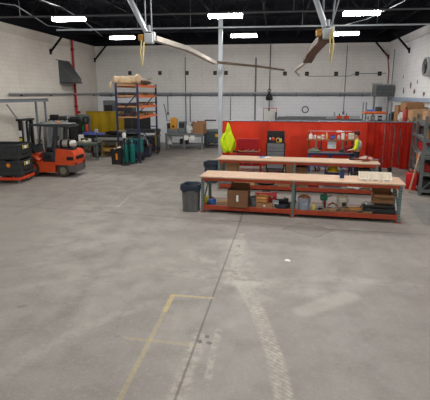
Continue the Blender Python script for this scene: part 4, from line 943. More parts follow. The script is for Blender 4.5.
MB().bx(-0.05, 0.05, -0.3, -0.2, 0.0, 0.06).build('foot', dark_steel, t)
def gas_cyl(lab, x, y, r, h, m):
    t = thing('gas_cylinder', lab, 'gas cylinder', (x, y, 0.07), 0, 'teal gas cylinders on the hand cart')
    MB().lathe([(r * 0.95, 0), (r, 0.03), (r, h * 0.82), (r * 0.75, h * 0.92), (r * 0.35, h * 0.97), (0.001, h * 0.97)], n=18).build('shell', m, t)
    MB().cyl((0, 0, h * 0.96), (0, 0, h + 0.07), 0.03, n=8).bx(-0.05, 0.05, -0.02, 0.02, h + 0.02, h + 0.06).build('valve', steel, t)
    return t
gas_cyl('teal gas cylinder on the hand cart, left of the upright bar', -7.13, 21.0, 0.13, 1.0, teal_paint)
gas_cyl('teal gas cylinder on the hand cart, right of the upright bar', -6.81, 21.03, 0.125, 1.0, teal_paint)
t = thing('cart_lamp', 'white headed work lamp on a dark post rising above the gas cylinders', 'work lamp', (-7.0, 20.5, 0)); MB().cyl((0, 0, 0.03), (0, 0, 1.3), 0.025, n=8).build('pole', black_steel, t); MB().lathe([(0.22, 0), (0.22, 0.03), (0.05, 0.05), (0.001, 0.05)], n=16).build('base', dark_steel, t); MB().lathe([(0.001, 1.28), (0.08, 1.3), (0.1, 1.45), (0.06, 1.55), (0.001, 1.56)], n=12).build('lamp_head', white_paint, t); MB().blob((-0.1, 0.02, 1.6), (0.2, 0.1, 0.07), 3, 0.1).build('shade', M('grey_brown_tarp'), t)
t = thing('welder', 'teal welding machine behind the gas cylinders inside the rack', 'welder', (-7.0, 22.1, 0), R(-8))
MB().bx(-0.36, 0.36, -0.25, 0.25, 0.42, 1.1, 0.03).build('body', teal_paint, t); MB().bx(-0.3, 0.3, -0.265, -0.25, 0.75, 1.02).build('front_panel', M('blue_teal_panel', (24, 84, 110), 0.4, 0, 0.15, 6), t)
for s in (-1, 1): MB().cyl((0.22 * s, -0.278, 0.9), (0.22 * s, -0.26, 0.9), 0.05, n=12).build('knob', black_plastic, t); MB().lathe([(0.03, -0.03), (0.14, -0.03), (0.14, 0.03), (0.03, 0.03), (0.03, -0.03)], (0.38 * s, 0.1, 0.14), 16, 'x').build('wheel', rubber, t)
MB().bx(-0.34, 0.34, -0.25, 0.25, 0.26, 0.42).bar((-0.25, -0.2, 0.0), (-0.25, -0.2, 0.3), 0.05, 0.05).bar((0.25, -0.2, 0), (0.25, -0.2, 0.3), 0.05, 0.05).build('trolley', dark_steel, t); MB().tube([(-0.3, 0, 1.1), (-0.3, 0, 1.2), (0.3, 0, 1.2), (0.3, 0, 1.1)], 0.02, 6).build('handle', dark_steel, t)
# ---------------------------------------------------------------- machine table right of the rack
TX, TY = -5.48, 27.7
t = frame_table('machine_table', 'grey steel work table with machines and a cardboard box near the back wall', 'table', (TX, TY, 0), R(0), 1.18, 0.62, 0.95, mid_grey, mid_grey, 0.28, 0.09, 0.1)
MB().bx(-0.06, 0.06, -0.6, -0.5, 0, 0.86).build('leg', mid_grey, t)
tz = 0.95
t = thing('saw_machine', 'yellow upright machine head standing at the left of the grey table', 'machine', (TX - 0.74, TY - 0.05, tz), 0)
MB().prism([(-0.2, 0.25), (0.2, 0.2), (0.22, 0.85), (0.05, 0.95), (-0.16, 0.9)], -0.14, 0.14, 'y').build('head', M('machine_yellow', (206, 146, 44), 0.5, 0, 0.12, 4), t); MB().bx(-0.3, 0.3, -0.25, 0.25, 0, 0.25, 0.02).build('base', mid_grey, t); MB().tube([(-0.2, 0, 0.75), (-0.42, 0, 0.7), (-0.5, 0.05, 1.35), (-0.62, 0.05, 1.75)], 0.025, 6).build('lever', dark_steel, t); MB().cyl((0, -0.18, 0.4), (0, -0.14, 0.4), 0.07, n=12).build('knob', black_plastic, t)
cabinet_machine('press_block', 'grey boxy machine block just right of the yellow machine head', 'machine', (TX - 0.22, TY + 0.1, tz), (0.42, 0.45, 0.7), mid_grey, 0, False)
cabinet_machine('press_block', 'small grey machine block at the left end of the grey table', 'machine', (TX - 1.04, TY + 0.15, tz), (0.3, 0.4, 0.6), M('blue_grey_paint', (104, 112, 124), 0.5, 0.1, 0.12, 5), 0, False)
clr = M('milky_plastic', (206, 208, 206), 0.3, 0, 0.08, 7)
t = thing('plastic_bag', 'heap of milky plastic wrap on the grey table left of the cardboard box', 'plastic wrap', (TX + 0.34, TY - 0.05, tz)); MB().blob((0, 0, 0.18), (0.3, 0.3, 0.24), 8, 0.2, 16, -0.75).build('wrap', clr, t); MB().blob((-0.02, 0.05, 0.5), (0.15, 0.14, 0.14), 9, 0.2, 12).build('twist', clr, t)
def carton(lab, loc, rz, X, Y, H, m=cardboard, flaps=(1, 1, 1, 1), group=None, tape=True, name='cardboard_box', inner=None):
    t = thing(name, lab, 'box', loc, rz, group)
    b = MB(); w = 0.008
    b.bx(-X, X, -Y, Y, 0, w); b.bx(-X, X, -Y, -Y + w, w, H); b.bx(-X, X, Y - w, Y, w, H); b.bx(-X, -X + w, -Y + w, Y - w, w, H); b.bx(X - w, X, -Y + w, Y - w, w, H)
    b.build('body', m, t)
    f = [((0, -Y, H), (0, -Y - 0.5 * Y, H - 0.25 * Y), 0), ((0, Y, H), (0, Y + 0.25 * Y, H + 0.5 * Y), 0), ((-X, 0, H), (-X - 0.4 * X, 0, H + 0.3 * X), 1), ((X, 0, H), (X + 0.4 * X, 0, H + 0.3 * X), 1)]
    for (p, q, a), on in zip(f, flaps):
        if on == 0: continue
        if on == 2: q = (p[0] * 0.35, p[1] * 0.35, p[2] + 0.02)
        if on == 3: q = (p[0] * 1.02, p[1] * 1.05, p[2] + 0.45 * (X if a else Y))
        p, q = Vector(p), Vector(q); n_ = Vector((0, 1, 0)) if a else Vector((1, 0, 0)); hw = (Y if a else X) - 0.01
        d_ = (q - p).normalized().cross(n_) * 0.006
        MB().put([p - n_ * hw, p + n_ * hw, q + n_ * hw * 0.97, q - n_ * hw * 0.97, p - n_ * hw + d_, p + n_ * hw + d_, q + n_ * hw * 0.97 + d_, q - n_ * hw * 0.97 + d_], [(0, 1, 2, 3), (7, 6, 5, 4), (0, 4, 5, 1), (1, 5, 6, 2), (2, 6, 7, 3), (3, 7, 4, 0)]).build('flap', m, t)
    if tape: MB().bx(-0.03, 0.03, -Y - 0.003, -Y, H * 0.35, H * 0.72).build('label', paper, t)
    if inner: MB().blob((0, 0, H * 0.6), (X * 0.85, Y * 0.85, H * 0.35), 5, 0.15).build('filling', inner, t)
    return t
carton('open cardboard box standing on the right end of the grey machine table', (TX + 0.92, TY - 0.2, tz), R(-12), 0.33, 0.28, 0.6, cardboard, (0, 3, 1, 0), tape=False)
o = MB().bx(-0.13, 0.13, -0.004, 0.004, -0.28, 0).build('hanging_paper', paper); at(o, (TX + 0.15, TY - 0.665, 0.85)); tag(o, 'white paper sheet hanging from the front edge of the grey table, left one', 'paper', 'papers hanging on the grey table')
o = MB().bx(-0.13, 0.13, -0.004, 0.004, -0.28, 0).build('hanging_paper', paper); at(o, (TX + 0.55, TY - 0.665, 0.85)); tag(o, 'white paper sheet hanging from the front edge of the grey table, right one', 'paper', 'papers hanging on the grey table')
def bucket(name, lab, cat, loc, r, h, m, rz=0, handle=True, fill=None, rim=None):
    t = thing(name, lab, cat, loc, rz)
    MB().lathe([(r * 0.84, 0), (r * 0.86, 0.01), (r * 0.97, h * 0.8), (r * 1.0, h * 0.8), (r * 1.02, h * 0.86), (r * 0.99, h * 0.87), (r, h * 0.97), (r * 1.05, h * 0.98), (r * 1.05, h), (r * 0.96, h), (r * 0.85, 0.02), (0.001, 0.02)], n=24).build('body', m, t)
    if handle: MB().tube([(r * 1.03 * math.cos(a * PI / 10), -r * 1.03 * math.sin(a * PI / 10) * 0.9, h * 0.86 - r * 0.75 * math.sin(a * PI / 10)) for a in range(11)], 0.007, 6).build('wire_handle', steel, t)
    if fill: MB().blob((0, 0, h * 0.97), (r * 0.88, r * 0.88, h * 0.22), 6, 0.2, 14).build('filling', fill, t)
    return t
bucket('bucket', 'white bucket on the shelf at the left end below the grey machine table', 'bucket', (TX - 1.0, TY - 0.2, 0.28), 0.2, 0.42, white_paint)
small_box('steel_box', 'dark steel box on the shelf below the grey machine table', 'box', (TX - 0.1, TY, 0.28), (0.5, 0.5, 0.3), dark_steel)
t = thing('pillar_guard', 'yellow bollard post standing between the pallet rack and the grey table', 'post', (-6.75, 25.4, 0)); MB().cyl((0, 0, 0.03), (0, 0, 1.2), 0.09, n=14).lathe([(0.09, 1.2), (0.06, 1.25), (0.001, 1.26)], n=14).build('post', yellow_paint, t); MB().bx(-0.15, 0.15, -0.15, 0.15, 0, 0.03).build('base_plate', dark_steel, t)
# dark machines right of the table
def pump(name, lab, loc, d, sticker):
    t = thing(name, lab, 'machine', loc, R(-5))
    MB().box((0, 0, d[2] * 0.55), (d[0], d[1], d[2] * 0.62), bev=0.05).build('body', M('machine_blue_grey', (74, 82, 88), 0.5, 0.1, 0.18, 5), t)
    MB().box((0, 0, d[2] * 0.9), (d[0] * 1.1, d[1] * 1.05, d[2] * 0.1), (0, R(-4), 0), 0.02).build('sloping_lid', mid_grey, t)
    for sx in (-1, 1):
        for sy in (-1, 1): MB().bx(sx * d[0] * 0.4 - 0.04, sx * d[0] * 0.4 + 0.04, sy * d[1] * 0.4 - 0.04, sy * d[1] * 0.4 + 0.04, 0, d[2] * 0.26).build('leg', dark_steel, t)
    MB().bx(-d[0] * 0.45, d[0] * 0.45, -d[1] * 0.4, d[1] * 0.4, 0.1, 0.14).build('shelf', black_steel, t)
    if sticker: MB().bx(d[0] * 0.1, d[0] * 0.32, -d[1] / 2 - 0.012, -d[1] / 2 - 0.002, d[2] * 0.58, d[2] * 0.72).build('yellow_sign', M('sign_amber', (230, 170, 40), 0.5, 0, 0.05, 4), t)
    MB().tube([(-d[0] * 0.3, -d[1] / 2 - 0.02, d[2] * 0.3), (-d[0] * 0.1, -d[1] / 2 - 0.08, d[2] * 0.12), (d[0] * 0.2, -d[1] / 2 - 0.05, d[2] * 0.3)], 0.02, 6).build('hose', rubber, t)
    return t
pump('compressor', 'dark blue grey machine standing on the floor just past the far end of the rack', (-7.1, 25.75, 0), (0.8, 0.6, 1.0), False)
pump('parts_washer', 'dark blue grey machine with small amber sign between grey table and column', (-3.75, 28.4, 0), (1.15, 0.8, 1.2), True)
t = thing('pipe_arm', 'black bent pipe arm rising behind the cardboard box by the back wall', 'pipe arm', (-4.55, 29.4, 0)); MB().tube([(0, 0, 0.03), (0, 0, 1.5), (0.03, 0, 1.6), (0.1, 0, 1.63), (0.75, 0, 1.63)], 0.045, 8).build('arm', black_steel, t); MB().bx(-0.15, 0.15, -0.15, 0.15, 0, 0.03).build('base_plate', dark_steel, t)

# ---------------------------------------------------------------- red welding curtains
red_v = amber_mat('red_vinyl', (1.0, 0.07, 0.03), (1.0, 0.08, 0.04), 0.38)
red_v2 = amber_mat('pleated_red_vinyl', (1.0, 0.06, 0.03), (0.9, 0.05, 0.03), 0.55)  # same vinyl, clearer, with the darkening of overlapping strips put into its colour
cfr = M('curtain_frame_grey', (128, 136, 150), 0.45, 0.3, 0.1, 4)
CY, CX0 = 20.45, -2.32
def screen(x0, x1, lab, pleat, y):
    t = thing('welding_curtain', lab, 'welding curtain', ((x0 + x1) / 2, y, 0), 0, 'red welding curtains on one line')
    X = (x1 - x0) / 2; f = MB()
    for x in (-X + 0.03, X - 0.03): f.cyl((x, 0.05, 0.1), (x, 0.05, 2.13), 0.022, n=8)
    f.cyl((-X, 0, 2.13), (X, 0, 2.13), 0.028, n=8); f.build('frame', cfr, t)
    for x in (-X + 0.06, X - 0.06):
        MB().bar((x, -0.35, 0.1), (x, 0.35, 0.1), 0.05, 0.04).build('foot', dark_steel, t)
        for yy in (-0.32, 0.32): MB().cyl((x - 0.015, yy, 0.04), (x + 0.015, yy, 0.04), 0.04, n=10).build('caster', rubber, t)
    n = 2 if pleat < 0.03 else 4; w = 2 * X / n
    for i in range(n):
        a = -X + i * w - (0.03 if i else 0.03); b = -X + (i + 1) * w + (0.03 if i == n - 1 else 0); ph = i * 2.1 + x0
        MB().sheet(lambda u, v: (a + (b - a) * u, 0.012 * (i % 2) + pleat * (1 - 0.4 * v) * math.sin(u * (b - a) * (9 if pleat < 0.03 else 24) + ph) + 0.012 * math.sin(v * 5 + u * 3 + ph), 0.12 + 0.03 * math.sin(ph) * (1 - v) + (1.99 - 0.03 * math.sin(ph) * (1 - v)) * v), 36, 10).build('vinyl_panel', red_v if pleat < 0.03 else red_v2, t)
    r = MB()
    k = int(2 * X / 0.3)
    for i in range(k + 1):
        x = -X + 0.05 + i * (2 * X - 0.1) / k
        r.put(*[(lambda tb: (tb.v, tb.f))(MB().tube([(x, 0.04 * math.cos(q * PI / 4), 2.12 + 0.04 * math.sin(q * PI / 4)) for q in range(9)], 0.006, 4, False))][0])
    r.build('hook_ring', steel, t)
    return t
screen(-2.32, -0.25, 'red welding curtain behind the yellow hoodie and dark red cabinet', 0.018, CY)
screen(-0.2, 1.9, 'red welding curtain behind the grey tool chest and left end of tool shelf', 0.02, CY + 0.02)
screen(1.95, 3.95, 'red welding curtain behind the person and right half of the tool shelf', 0.024, CY)
screen(4.0, 5.98, 'pleated red welding curtain at the right end next to the steel shelving', 0.05, CY + 0.03)
# dark things standing behind the curtains
cabinet_machine('steel_locker', 'dark locker seen dimly through the red curtain left of the tool shelf', 'locker', (1.2, 21.5, 0), (0.95, 0.6, 1.4), black_steel, 0, False)
cabinet_machine('steel_locker', 'narrow dark locker seen dimly through the curtain beside the grey tool chest', 'locker', (-0.55, 21.6, 0), (0.5, 0.5, 1.95), black_steel, 0, False)
shelf_rack('stock_shelf', 'dark stock shelf seen dimly through the pleated red curtain at the right', (4.35, 22.6, 0), 0, 1.05, 0.4, 2.0, [0.4, 0.95, 1.5, 1.98], dark_steel, 'shelf')
for i, (x, z, d) in enumerate([(3.7, 0.4, 0.4), (4.6, 0.4, 0.5), (5.0, 0.95, 0.4), (4.0, 0.95, 0.4), (4.7, 1.5, 0.36), (3.7, 1.5, 0.3)]):
    small_box('stored_crate', 'dark crate on the stock shelf behind the pleated curtain, %s' % ['lowest shelf, left', 'lowest shelf, middle', 'second shelf, right', 'second shelf, left', 'third shelf, right', 'third shelf, left'][i], 'crate', (x, 22.55, z), (0.5, 0.45, d), [dark_steel, black_plastic, cardboard_dark][i % 3])
# hi-vis hoodie hanging on a stand at the curtain's end
hv = M('hi_vis_yellow', (214, 240, 40), 0.8, 0, 0.1, 7, 0.35, 0.2)
t = thing('hanging_hoodie', 'bright yellow hi vis hoodie hanging by the column in front of the curtain', 'hoodie', (-2.03, 19.75, -0.06))
h = MB(); rings = []; rn = random.Random(3)
prof = [(2.14, 0.03, 0.03), (2.02, 0.07, 0.06), (1.88, 0.1, 0.09), (1.72, 0.15, 0.12), (1.55, 0.24, 0.14), (1.38, 0.3, 0.15), (1.22, 0.32, 0.15), (1.08, 0.29, 0.15), (0.95, 0.22, 0.13), (0.88, 0.18, 0.11)]
N_ = 28; vs = []; fs = []
for i, (z, a, b_) in enumerate(prof):
    for j in range(N_):
        th = 2 * PI * j / N_; w = 1 + 0.13 * math.sin(th * 5 + i * 0.35) + 0.07 * math.sin(th * 9 - i * 0.5)
        if i < 3: w = 1 + 0.05 * math.sin(th * 4)
        vs.append((a * w * math.cos(th) + 0.02 * math.sin(i), b_ * w * math.sin(th), z + (0.05 * math.sin(th * 3) if i > 7 else 0)))
for i in range(len(prof) - 1):
    for j in range(N_): fs.append((i * N_ + j, i * N_ + (j + 1) % N_, (i + 1) * N_ + (j + 1) % N_, (i + 1) * N_ + j))
fs.append(tuple(range(N_))); fs.append(tuple(range(9 * N_, 10 * N_)))
h.put(vs, fs); h.build('body', hv, t)
for s, ln in ((-1, 0.98), (1, 0.92)): MB().tube([(0.13 * s, -0.1, 1.68), (0.25 * s, -0.13, 1.4), (0.2 * s, -0.15, 1.15), (0.12 * s, -0.13, ln)], [0.06, 0.085, 0.075, 0.05], 12).build('sleeve', hv, t)
MB().blob((0, -0.1, 1.85), (0.08, 0.06, 0.16), 2, 0.12, 12).build('hood', hv, t)
t = thing('coat_stand', 'thin dark stand that the yellow hoodie hangs from', 'stand', (-2.05, 19.98, 0)); MB().cyl((0, 0, 0.02), (0, 0, 2.14), 0.02, n=8).build('pole', dark_steel, t); MB().tube([(0, 0, 2.12), (0, -0.12, 2.14), (0, -0.23, 2.1), (0, -0.26, 2.15)], 0.012, 6).build('hook', dark_steel, t); MB().bx(-0.3, 0.3, -0.03, 0.03, 0, 0.03).bx(-0.03, 0.03, -0.3, 0.3, 0, 0.03).build('base', dark_steel, t)
# dark red cabinet
t = thing('red_cabinet', 'dark red steel tool cabinet with open tray of tools left of the tool chest', 'cabinet', (-1.12, 19.5, 0))
MB().bx(-0.48, 0.48, -0.03, 0.2, 0.85, 1.42, 0.01).build('back_panel', M('cabinet_crimson', (158, 20, 28), 0.4, 0, 0.12, 5), t)
MB().bx(-0.62, 0.62, -0.4, 0.22, 0.3, 0.78, 0.01).build('body', red_paint, t); MB().bx(-0.62, 0.62, -0.42, 0.2, 0.78, 0.84).build('tray', dark_red, t)
for i in range(3): MB().bx(-0.56 + i * 0.39, -0.24 + i * 0.39, -0.415, -0.4, 0.36, 0.56).build('opening', black_steel, t)
MB().bx(-0.6, 0.6, -0.415, -0.4, 0.62, 0.74).build('drawer', M('cabinet_crimson'), t)
for sx in (-0.55, 0.55):
    for sy in (-0.33, 0.14): MB().bx(sx - 0.03, sx + 0.03, sy - 0.03, sy + 0.03, 0, 0.3).build('leg', dark_red, t)
for i, (x, L, m_, lab) in enumerate([(-0.4, 0.3, dark_steel, 'dark clamp tool lying at the left on the red cabinet tray'), (-0.15, 0.34, M('brass_brown'), 'brass coloured tool lying in the middle of the red cabinet tray'), (0.12, 0.3, steel, 'bright steel tool lying right of centre on the red cabinet tray'), (0.38, 0.26, cardboard_light, 'tan handled tool at the right end of the red cabinet tray')]):
    o = MB().bar((-L / 2, 0, 0.04), (L / 2, 0.05, 0.05), 0.05, 0.05, 0.01).bar((L / 2 - 0.02, 0.05, 0.05), (L / 2, 0.0, 0.14), 0.05, 0.04).cyl((-L / 2, 0, 0.05), (-L / 2 - 0.1, 0, 0.09), 0.03, n=8).build('hand_tool', m_); at(o, (-1.12 + x, 19.3, 0.85), 0.3 - i * 0.2); tag(o, lab, 'tool', 'tools on the red cabinet tray')
# grey tool chest
t = thing('tool_chest', 'grey drawer tool chest with black open top chest in front of the red curtain', 'tool chest', (0.06, 19.55, 0))
MB().bx(-0.4, 0.4, -0.28, 0.28, 0.14, 1.3, 0.015).build('body', black_steel, t)
for i, (z0, z1) in enumerate([(0.2, 0.42), (0.44, 0.6), (0.62, 0.76), (0.78, 0.92), (0.94, 1.06), (1.08, 1.26)]):
    d = MB().bx(-0.35, 0.35, -0.3, -0.28, z0, z1, 0.006).build('drawer', M('drawer_grey', (122, 124, 130), 0.4, 0.2, 0.08, 4), t); MB().bx(-0.33, 0.33, -0.315, -0.3, z1 - 0.035, z1 - 0.015).build('drawer_handle', steel, d)
for sx in (-0.33, 0.33):
    for sy in (-0.2, 0.2): MB().cyl((sx - 0.02, sy, 0.06), (sx + 0.02, sy, 0.06), 0.06, n=12).bx(sx - 0.04, sx + 0.04, sy - 0.04, sy + 0.04, 0.1, 0.14).build('caster', rubber, t)
l = MB(); l.bx(-0.37, 0.37, 0.1, 0.14, 1.3, 1.76, 0.01); l.bx(-0.37, -0.34, -0.2, 0.1, 1.3, 1.62); l.bx(0.34, 0.37, -0.2, 0.1, 1.3, 1.62); l.bx(-0.37, 0.37, -0.2, 0.1, 1.3, 1.34); l.build('open_top_box', black_plastic, t)
for i, (x, z, m_, lab) in enumerate([(-0.12, 0.16, M('orange_red'), 'red tool roll standing in the open top of the tool chest'), (0.05, 0.12, blue_paint, 'blue handled tool in the open top of the tool chest'), (0.2, 0.1, paper, 'white rag in the open top of the tool chest'), (-0.26, 0.13, steel, 'steel tool in the left corner of the open tool chest')]):
    o = MB().blob((0, 0, z / 2), (0.07, 0.05, z / 2), i, 0.1, 12, -0.95).build('small_tool', m_); at(o, (0.06 + x, 19.5, 1.34)); tag(o, lab, 'tool')
o = MB().tube([(0.09 * math.cos(a * 0.5), -0.02, 0.1 + 0.09 * math.sin(a * 0.5)) for a in range(13)], 0.02, 8).blob((0.1, 0, 0.06), (0.07, 0.05, 0.06), 2).build('tape_coil', yellow_paint); at(o, (0.16, 19.3, 1.3)); tag(o, 'yellow coil resting on the front edge of the grey tool chest', 'coil')
carton('plain cardboard box on the floor right of the grey tool chest', (0.85, 19.2, 0), R(3), 0.34, 0.3, 0.62, cardboard_dark, (2, 2, 0, 0), tape=False)
# ---------------------------------------------------------------- tool bench with shelf in front of the curtain
BX, BY = 2.4, 19.75
t = thing('tool_bench', 'blue topped tool bench with a raised shelf before the red curtain', 'bench', (BX, BY, 0))
MB().bx(-0.95, 0.95, -0.35, 0.35, 0.78, 0.86, 0.01).build('bench_top', M('navy_blue', (24, 34, 84), 0.5, 0, 0.15, 4), t)
MB().bx(-0.95, 0.95, -0.36, 0.36, 0.86, 0.875).build('top_plate', mid_grey, t)
for sx in (-0.88, 0.0, 0.88):
    for sy in (-0.28, 0.28): MB().bx(sx - 0.035, sx + 0.035, sy - 0.035, sy + 0.035, 0, 0.78).build('leg', blue_paint, t)
for sx in (-0.92, 0.92): MB().bx(sx - 0.025, sx + 0.025, 0.25, 0.3, 0.875, 1.75).build('shelf_post', M('brown_post', (120, 70, 44), 0.6, 0, 0.15, 5), t)
MB().bx(-1.0, 1.0, 0.05, 0.32, 1.36, 1.41).build('shelf', wood('shelf_timber', (176, 112, 74), (130, 78, 50), (2, 9, 9)), t)
MB().cyl((-0.95, 0.3, 1.74), (0.95, 0.3, 1.74), 0.012, n=6).build('wire_rail', light_grey, t); MB().bx(-0.9, 0.9, -0.25, 0.25, 0.28, 0.31).build('lower_shelf', blue_paint, t)
its = [('bottle', -0.85, 0.08, 0.26, white_paint, white_paint, 'white squeeze bottle at the left end of the tool shelf'), ('bottle', -0.68, 0.06, 0.2, clr, black_plastic, 'milky bottle with black cap near the left end of the tool shelf'), ('tin', -0.5, 0.08, 0.16, cardboard_light, paper, 'tan tin on the tool shelf between the bottles'),
       ('tin', -0.33, 0.07, 0.18, white_paint, M('rose', (216, 150, 140), 0.5, 0, 0.1, 5), 'white tin with pink band on the tool shelf'), ('bottle', -0.18, 0.05, 0.28, M('sand', (206, 168, 110), 0.5, 0, 0.1, 5), white_paint, 'sand coloured bottle on the tool shelf left of the blue tin'), ('tin', 0.08, 0.09, 0.17, blue_paint, M('sky_blue', (70, 120, 200), 0.5, 0, 0.1, 5), 'blue tin in the middle of the tool shelf'),
       ('bottle', 0.33, 0.06, 0.22, light_grey, black_plastic, 'grey bottle right of the blue tin on the tool shelf'), ('tin', 0.5, 0.07, 0.26, white_paint, paper, 'tall white canister on the right half of the tool shelf'), ('bottle', 0.66, 0.06, 0.2, M('orange_red'), white_paint, 'red bottle beside the tall white canister on the tool shelf')]
for k, x, r, h, m1, m2, lab in its:
    if k == 'bottle': bottle('bottle', lab, 'bottle', (BX + x, BY + 0.17, 1.41), r, h, m1, m2, 'bottles and tins on the tool shelf')
    else: tin('tin', lab, 'tin', (BX + x, BY + 0.17, 1.41), r, h, m1, 'bottles and tins on the tool shelf', m2)
small_box('white_carton', 'pale square carton at the right end of the tool shelf near the person', 'box', (BX + 0.85, BY + 0.17, 1.41), (0.24, 0.2, 0.26), M('pale_carton', (206, 200, 184), 0.7, 0, 0.08, 5))
t = thing('control_box', 'white square control box with a small knob hanging below the tool shelf', 'control box', (BX + 0.06, BY + 0.22, 1.0)); MB().bx(-0.18, 0.18, -0.07, 0.07, 0, 0.34, 0.015).build('body', M('white_grey_enamel', (206, 212, 216), 0.4, 0, 0.05, 5), t); MB().cyl((0.08, -0.09, 0.11), (0.08, -0.07, 0.11), 0.025, n=10).build('knob', black_plastic, t)
MB().bar((-0.1, 0, 0.34), (-0.1, 0, 0.37), 0.02, 0.02).bar((0.1, 0, 0.34), (0.1, 0, 0.37), 0.02, 0.02).build('hanger', steel, t)
o = MB().bx(-0.12, 0.12, -0.02, 0.02, 0, 0.07, 0.01).cyl((0.12, 0, 0.03), (0.2, 0, 0.03), 0.02, n=6).build('hanging_light', paper); at(o, (BX + 0.35, BY + 0.27, 1.7)); tag(o, 'small white lamp clipped to the wire above the tool shelf', 'lamp')
for x, L, m_, lab in [(-0.62, 0.3, mid_grey, 'grey clamp hanging under the left part of the tool shelf'), (-0.4, 0.34, dark_steel, 'long dark tool hanging under the tool shelf left of the white box'), (0.5, 0.45, mid_grey, 'long grey tool hanging under the tool shelf right of the white box'), (0.64, 0.3, dark_steel, 'short dark tool hanging under the right part of the tool shelf')]:
    o = MB().bx(-0.03, 0.03, -0.015, 0.015, -L, 0).bx(-0.07, 0.07, -0.02, 0.02, -L - 0.06, -L).build('hanging_tool', m_); at(o, (BX + x, BY + 0.1, 1.36)); tag(o, lab, 'tool', 'tools hanging under the tool shelf')
tz = 0.875
o = MB().blob((0, 0, 0.07), (0.2, 0.12, 0.08), 5, 0.25, 14, -0.85).bar((-0.2, 0, 0.1), (0.15, 0.05, 0.14), 0.04, 0.04).build('torch_cable', M('grey_green', (120, 132, 112), 0.6, 0, 0.4, 12)); at(o, (BX - 0.7, BY - 0.15, tz)); tag(o, 'heap of grey green cable and torch on the left of the tool bench', 'cable')
t = thing('bench_vise', 'dark red bench vise on the right end of the blue tool bench', 'vise', (BX + 0.72, BY - 0.12, tz)); MB().bx(-0.1, 0.1, -0.1, 0.1, 0, 0.12, 0.01).bx(-0.16, 0, -0.08, 0.08, 0.12, 0.26, 0.02).build('body', dark_red, t); MB().bx(0.04, 0.14, -0.08, 0.08, 0.1, 0.26, 0.01).build('jaw', dark_steel, t); MB().cyl((0.16, -0.12, 0.16), (0.16, 0.12, 0.16), 0.012, n=6).build('handle', steel, t)
small_box('parts_box', 'small black parts box beside the vise on the blue tool bench', 'box', (BX + 0.45, BY - 0.1, tz), (0.18, 0.18, 0.14), dark_grey, 0.2)

# ---------------------------------------------------------------- the person
def skin_body(name, joints, edges, mat, parent=None, root=0, sub=1):
    me = bpy.data.meshes.new(name); me.from_pydata([j[0] for j in joints], edges, [])
    o = bpy.data.objects.new(name, me); COL.objects.link(o)
    if parent: o.parent = parent
    m = o.modifiers.new('skin', 'SKIN'); m.use_smooth_shade = True
    for v, (p, r) in zip(me.skin_vertices[0].data, joints): v.radius = (r, r) if not isinstance(r, tuple) else r
    for i, v in enumerate(me.skin_vertices[0].data): v.use_root = (i == root)
    s = o.modifiers.new('sub', 'SUBSURF'); s.levels = sub; s.render_levels = sub
    me.materials.append(mat); return o
skin_m = M('skin', (196, 146, 120), 0.6, 0, 0.06, 8); trouser = M('dark_trousers', (44, 46, 54), 0.85, 0, 0.15, 7); vestgrey = M('grey_shirt', (176, 172, 166), 0.85, 0, 0.12, 7)
P_ = thing('person', 'person in yellow and grey hi vis top and dark trousers working at the tool bench', 'person', (3.4, 19.25, 0), R(74))
# local frame: faces +y (toward the bench, up-left in the picture), +x is the right hand side
J = [((0, 0, 0.93), 0.12), ((0, 0.01, 1.1), 0.115), ((0, 0.02, 1.3), 0.125), ((0, 0.01, 1.44), 0.08), ((0, 0.03, 1.53), 0.052), ((0, 0.05, 1.6), 0.07), ((0, 0.055, 1.68), 0.092), ((0, 0.05, 1.74), 0.075),
     ((-0.19, 0.01, 1.41), 0.06), ((-0.22, 0.0, 1.13), 0.042), ((-0.17, 0.2, 1.04), 0.034), ((-0.15, 0.26, 1.03), 0.032),
     ((0.19, 0.01, 1.41), 0.06), ((0.22, 0.0, 1.13), 0.042), ((0.17, 0.2, 1.04), 0.034), ((0.15, 0.26, 1.03), 0.032),
     ((-0.1, 0, 0.88), 0.085), ((-0.12, 0.02, 0.48), 0.06), ((-0.13, -0.01, 0.1), 0.042), ((-0.13, 0.14, 0.04), 0.036),
     ((0.1, 0, 0.88), 0.085), ((0.12, 0.01, 0.48), 0.06), ((0.14, -0.03, 0.1), 0.042), ((0.15, 0.12, 0.04), 0.036)]
E_ = [(0, 1), (1, 2), (2, 3), (3, 4), (4, 5), (5, 6), (6, 7), (3, 8), (8, 9), (9, 10), (10, 11), (3, 12), (12, 13), (13, 14), (14, 15), (0, 16), (16, 17), (17, 18), (18, 19), (0, 20), (20, 21), (21, 22), (22, 23)]
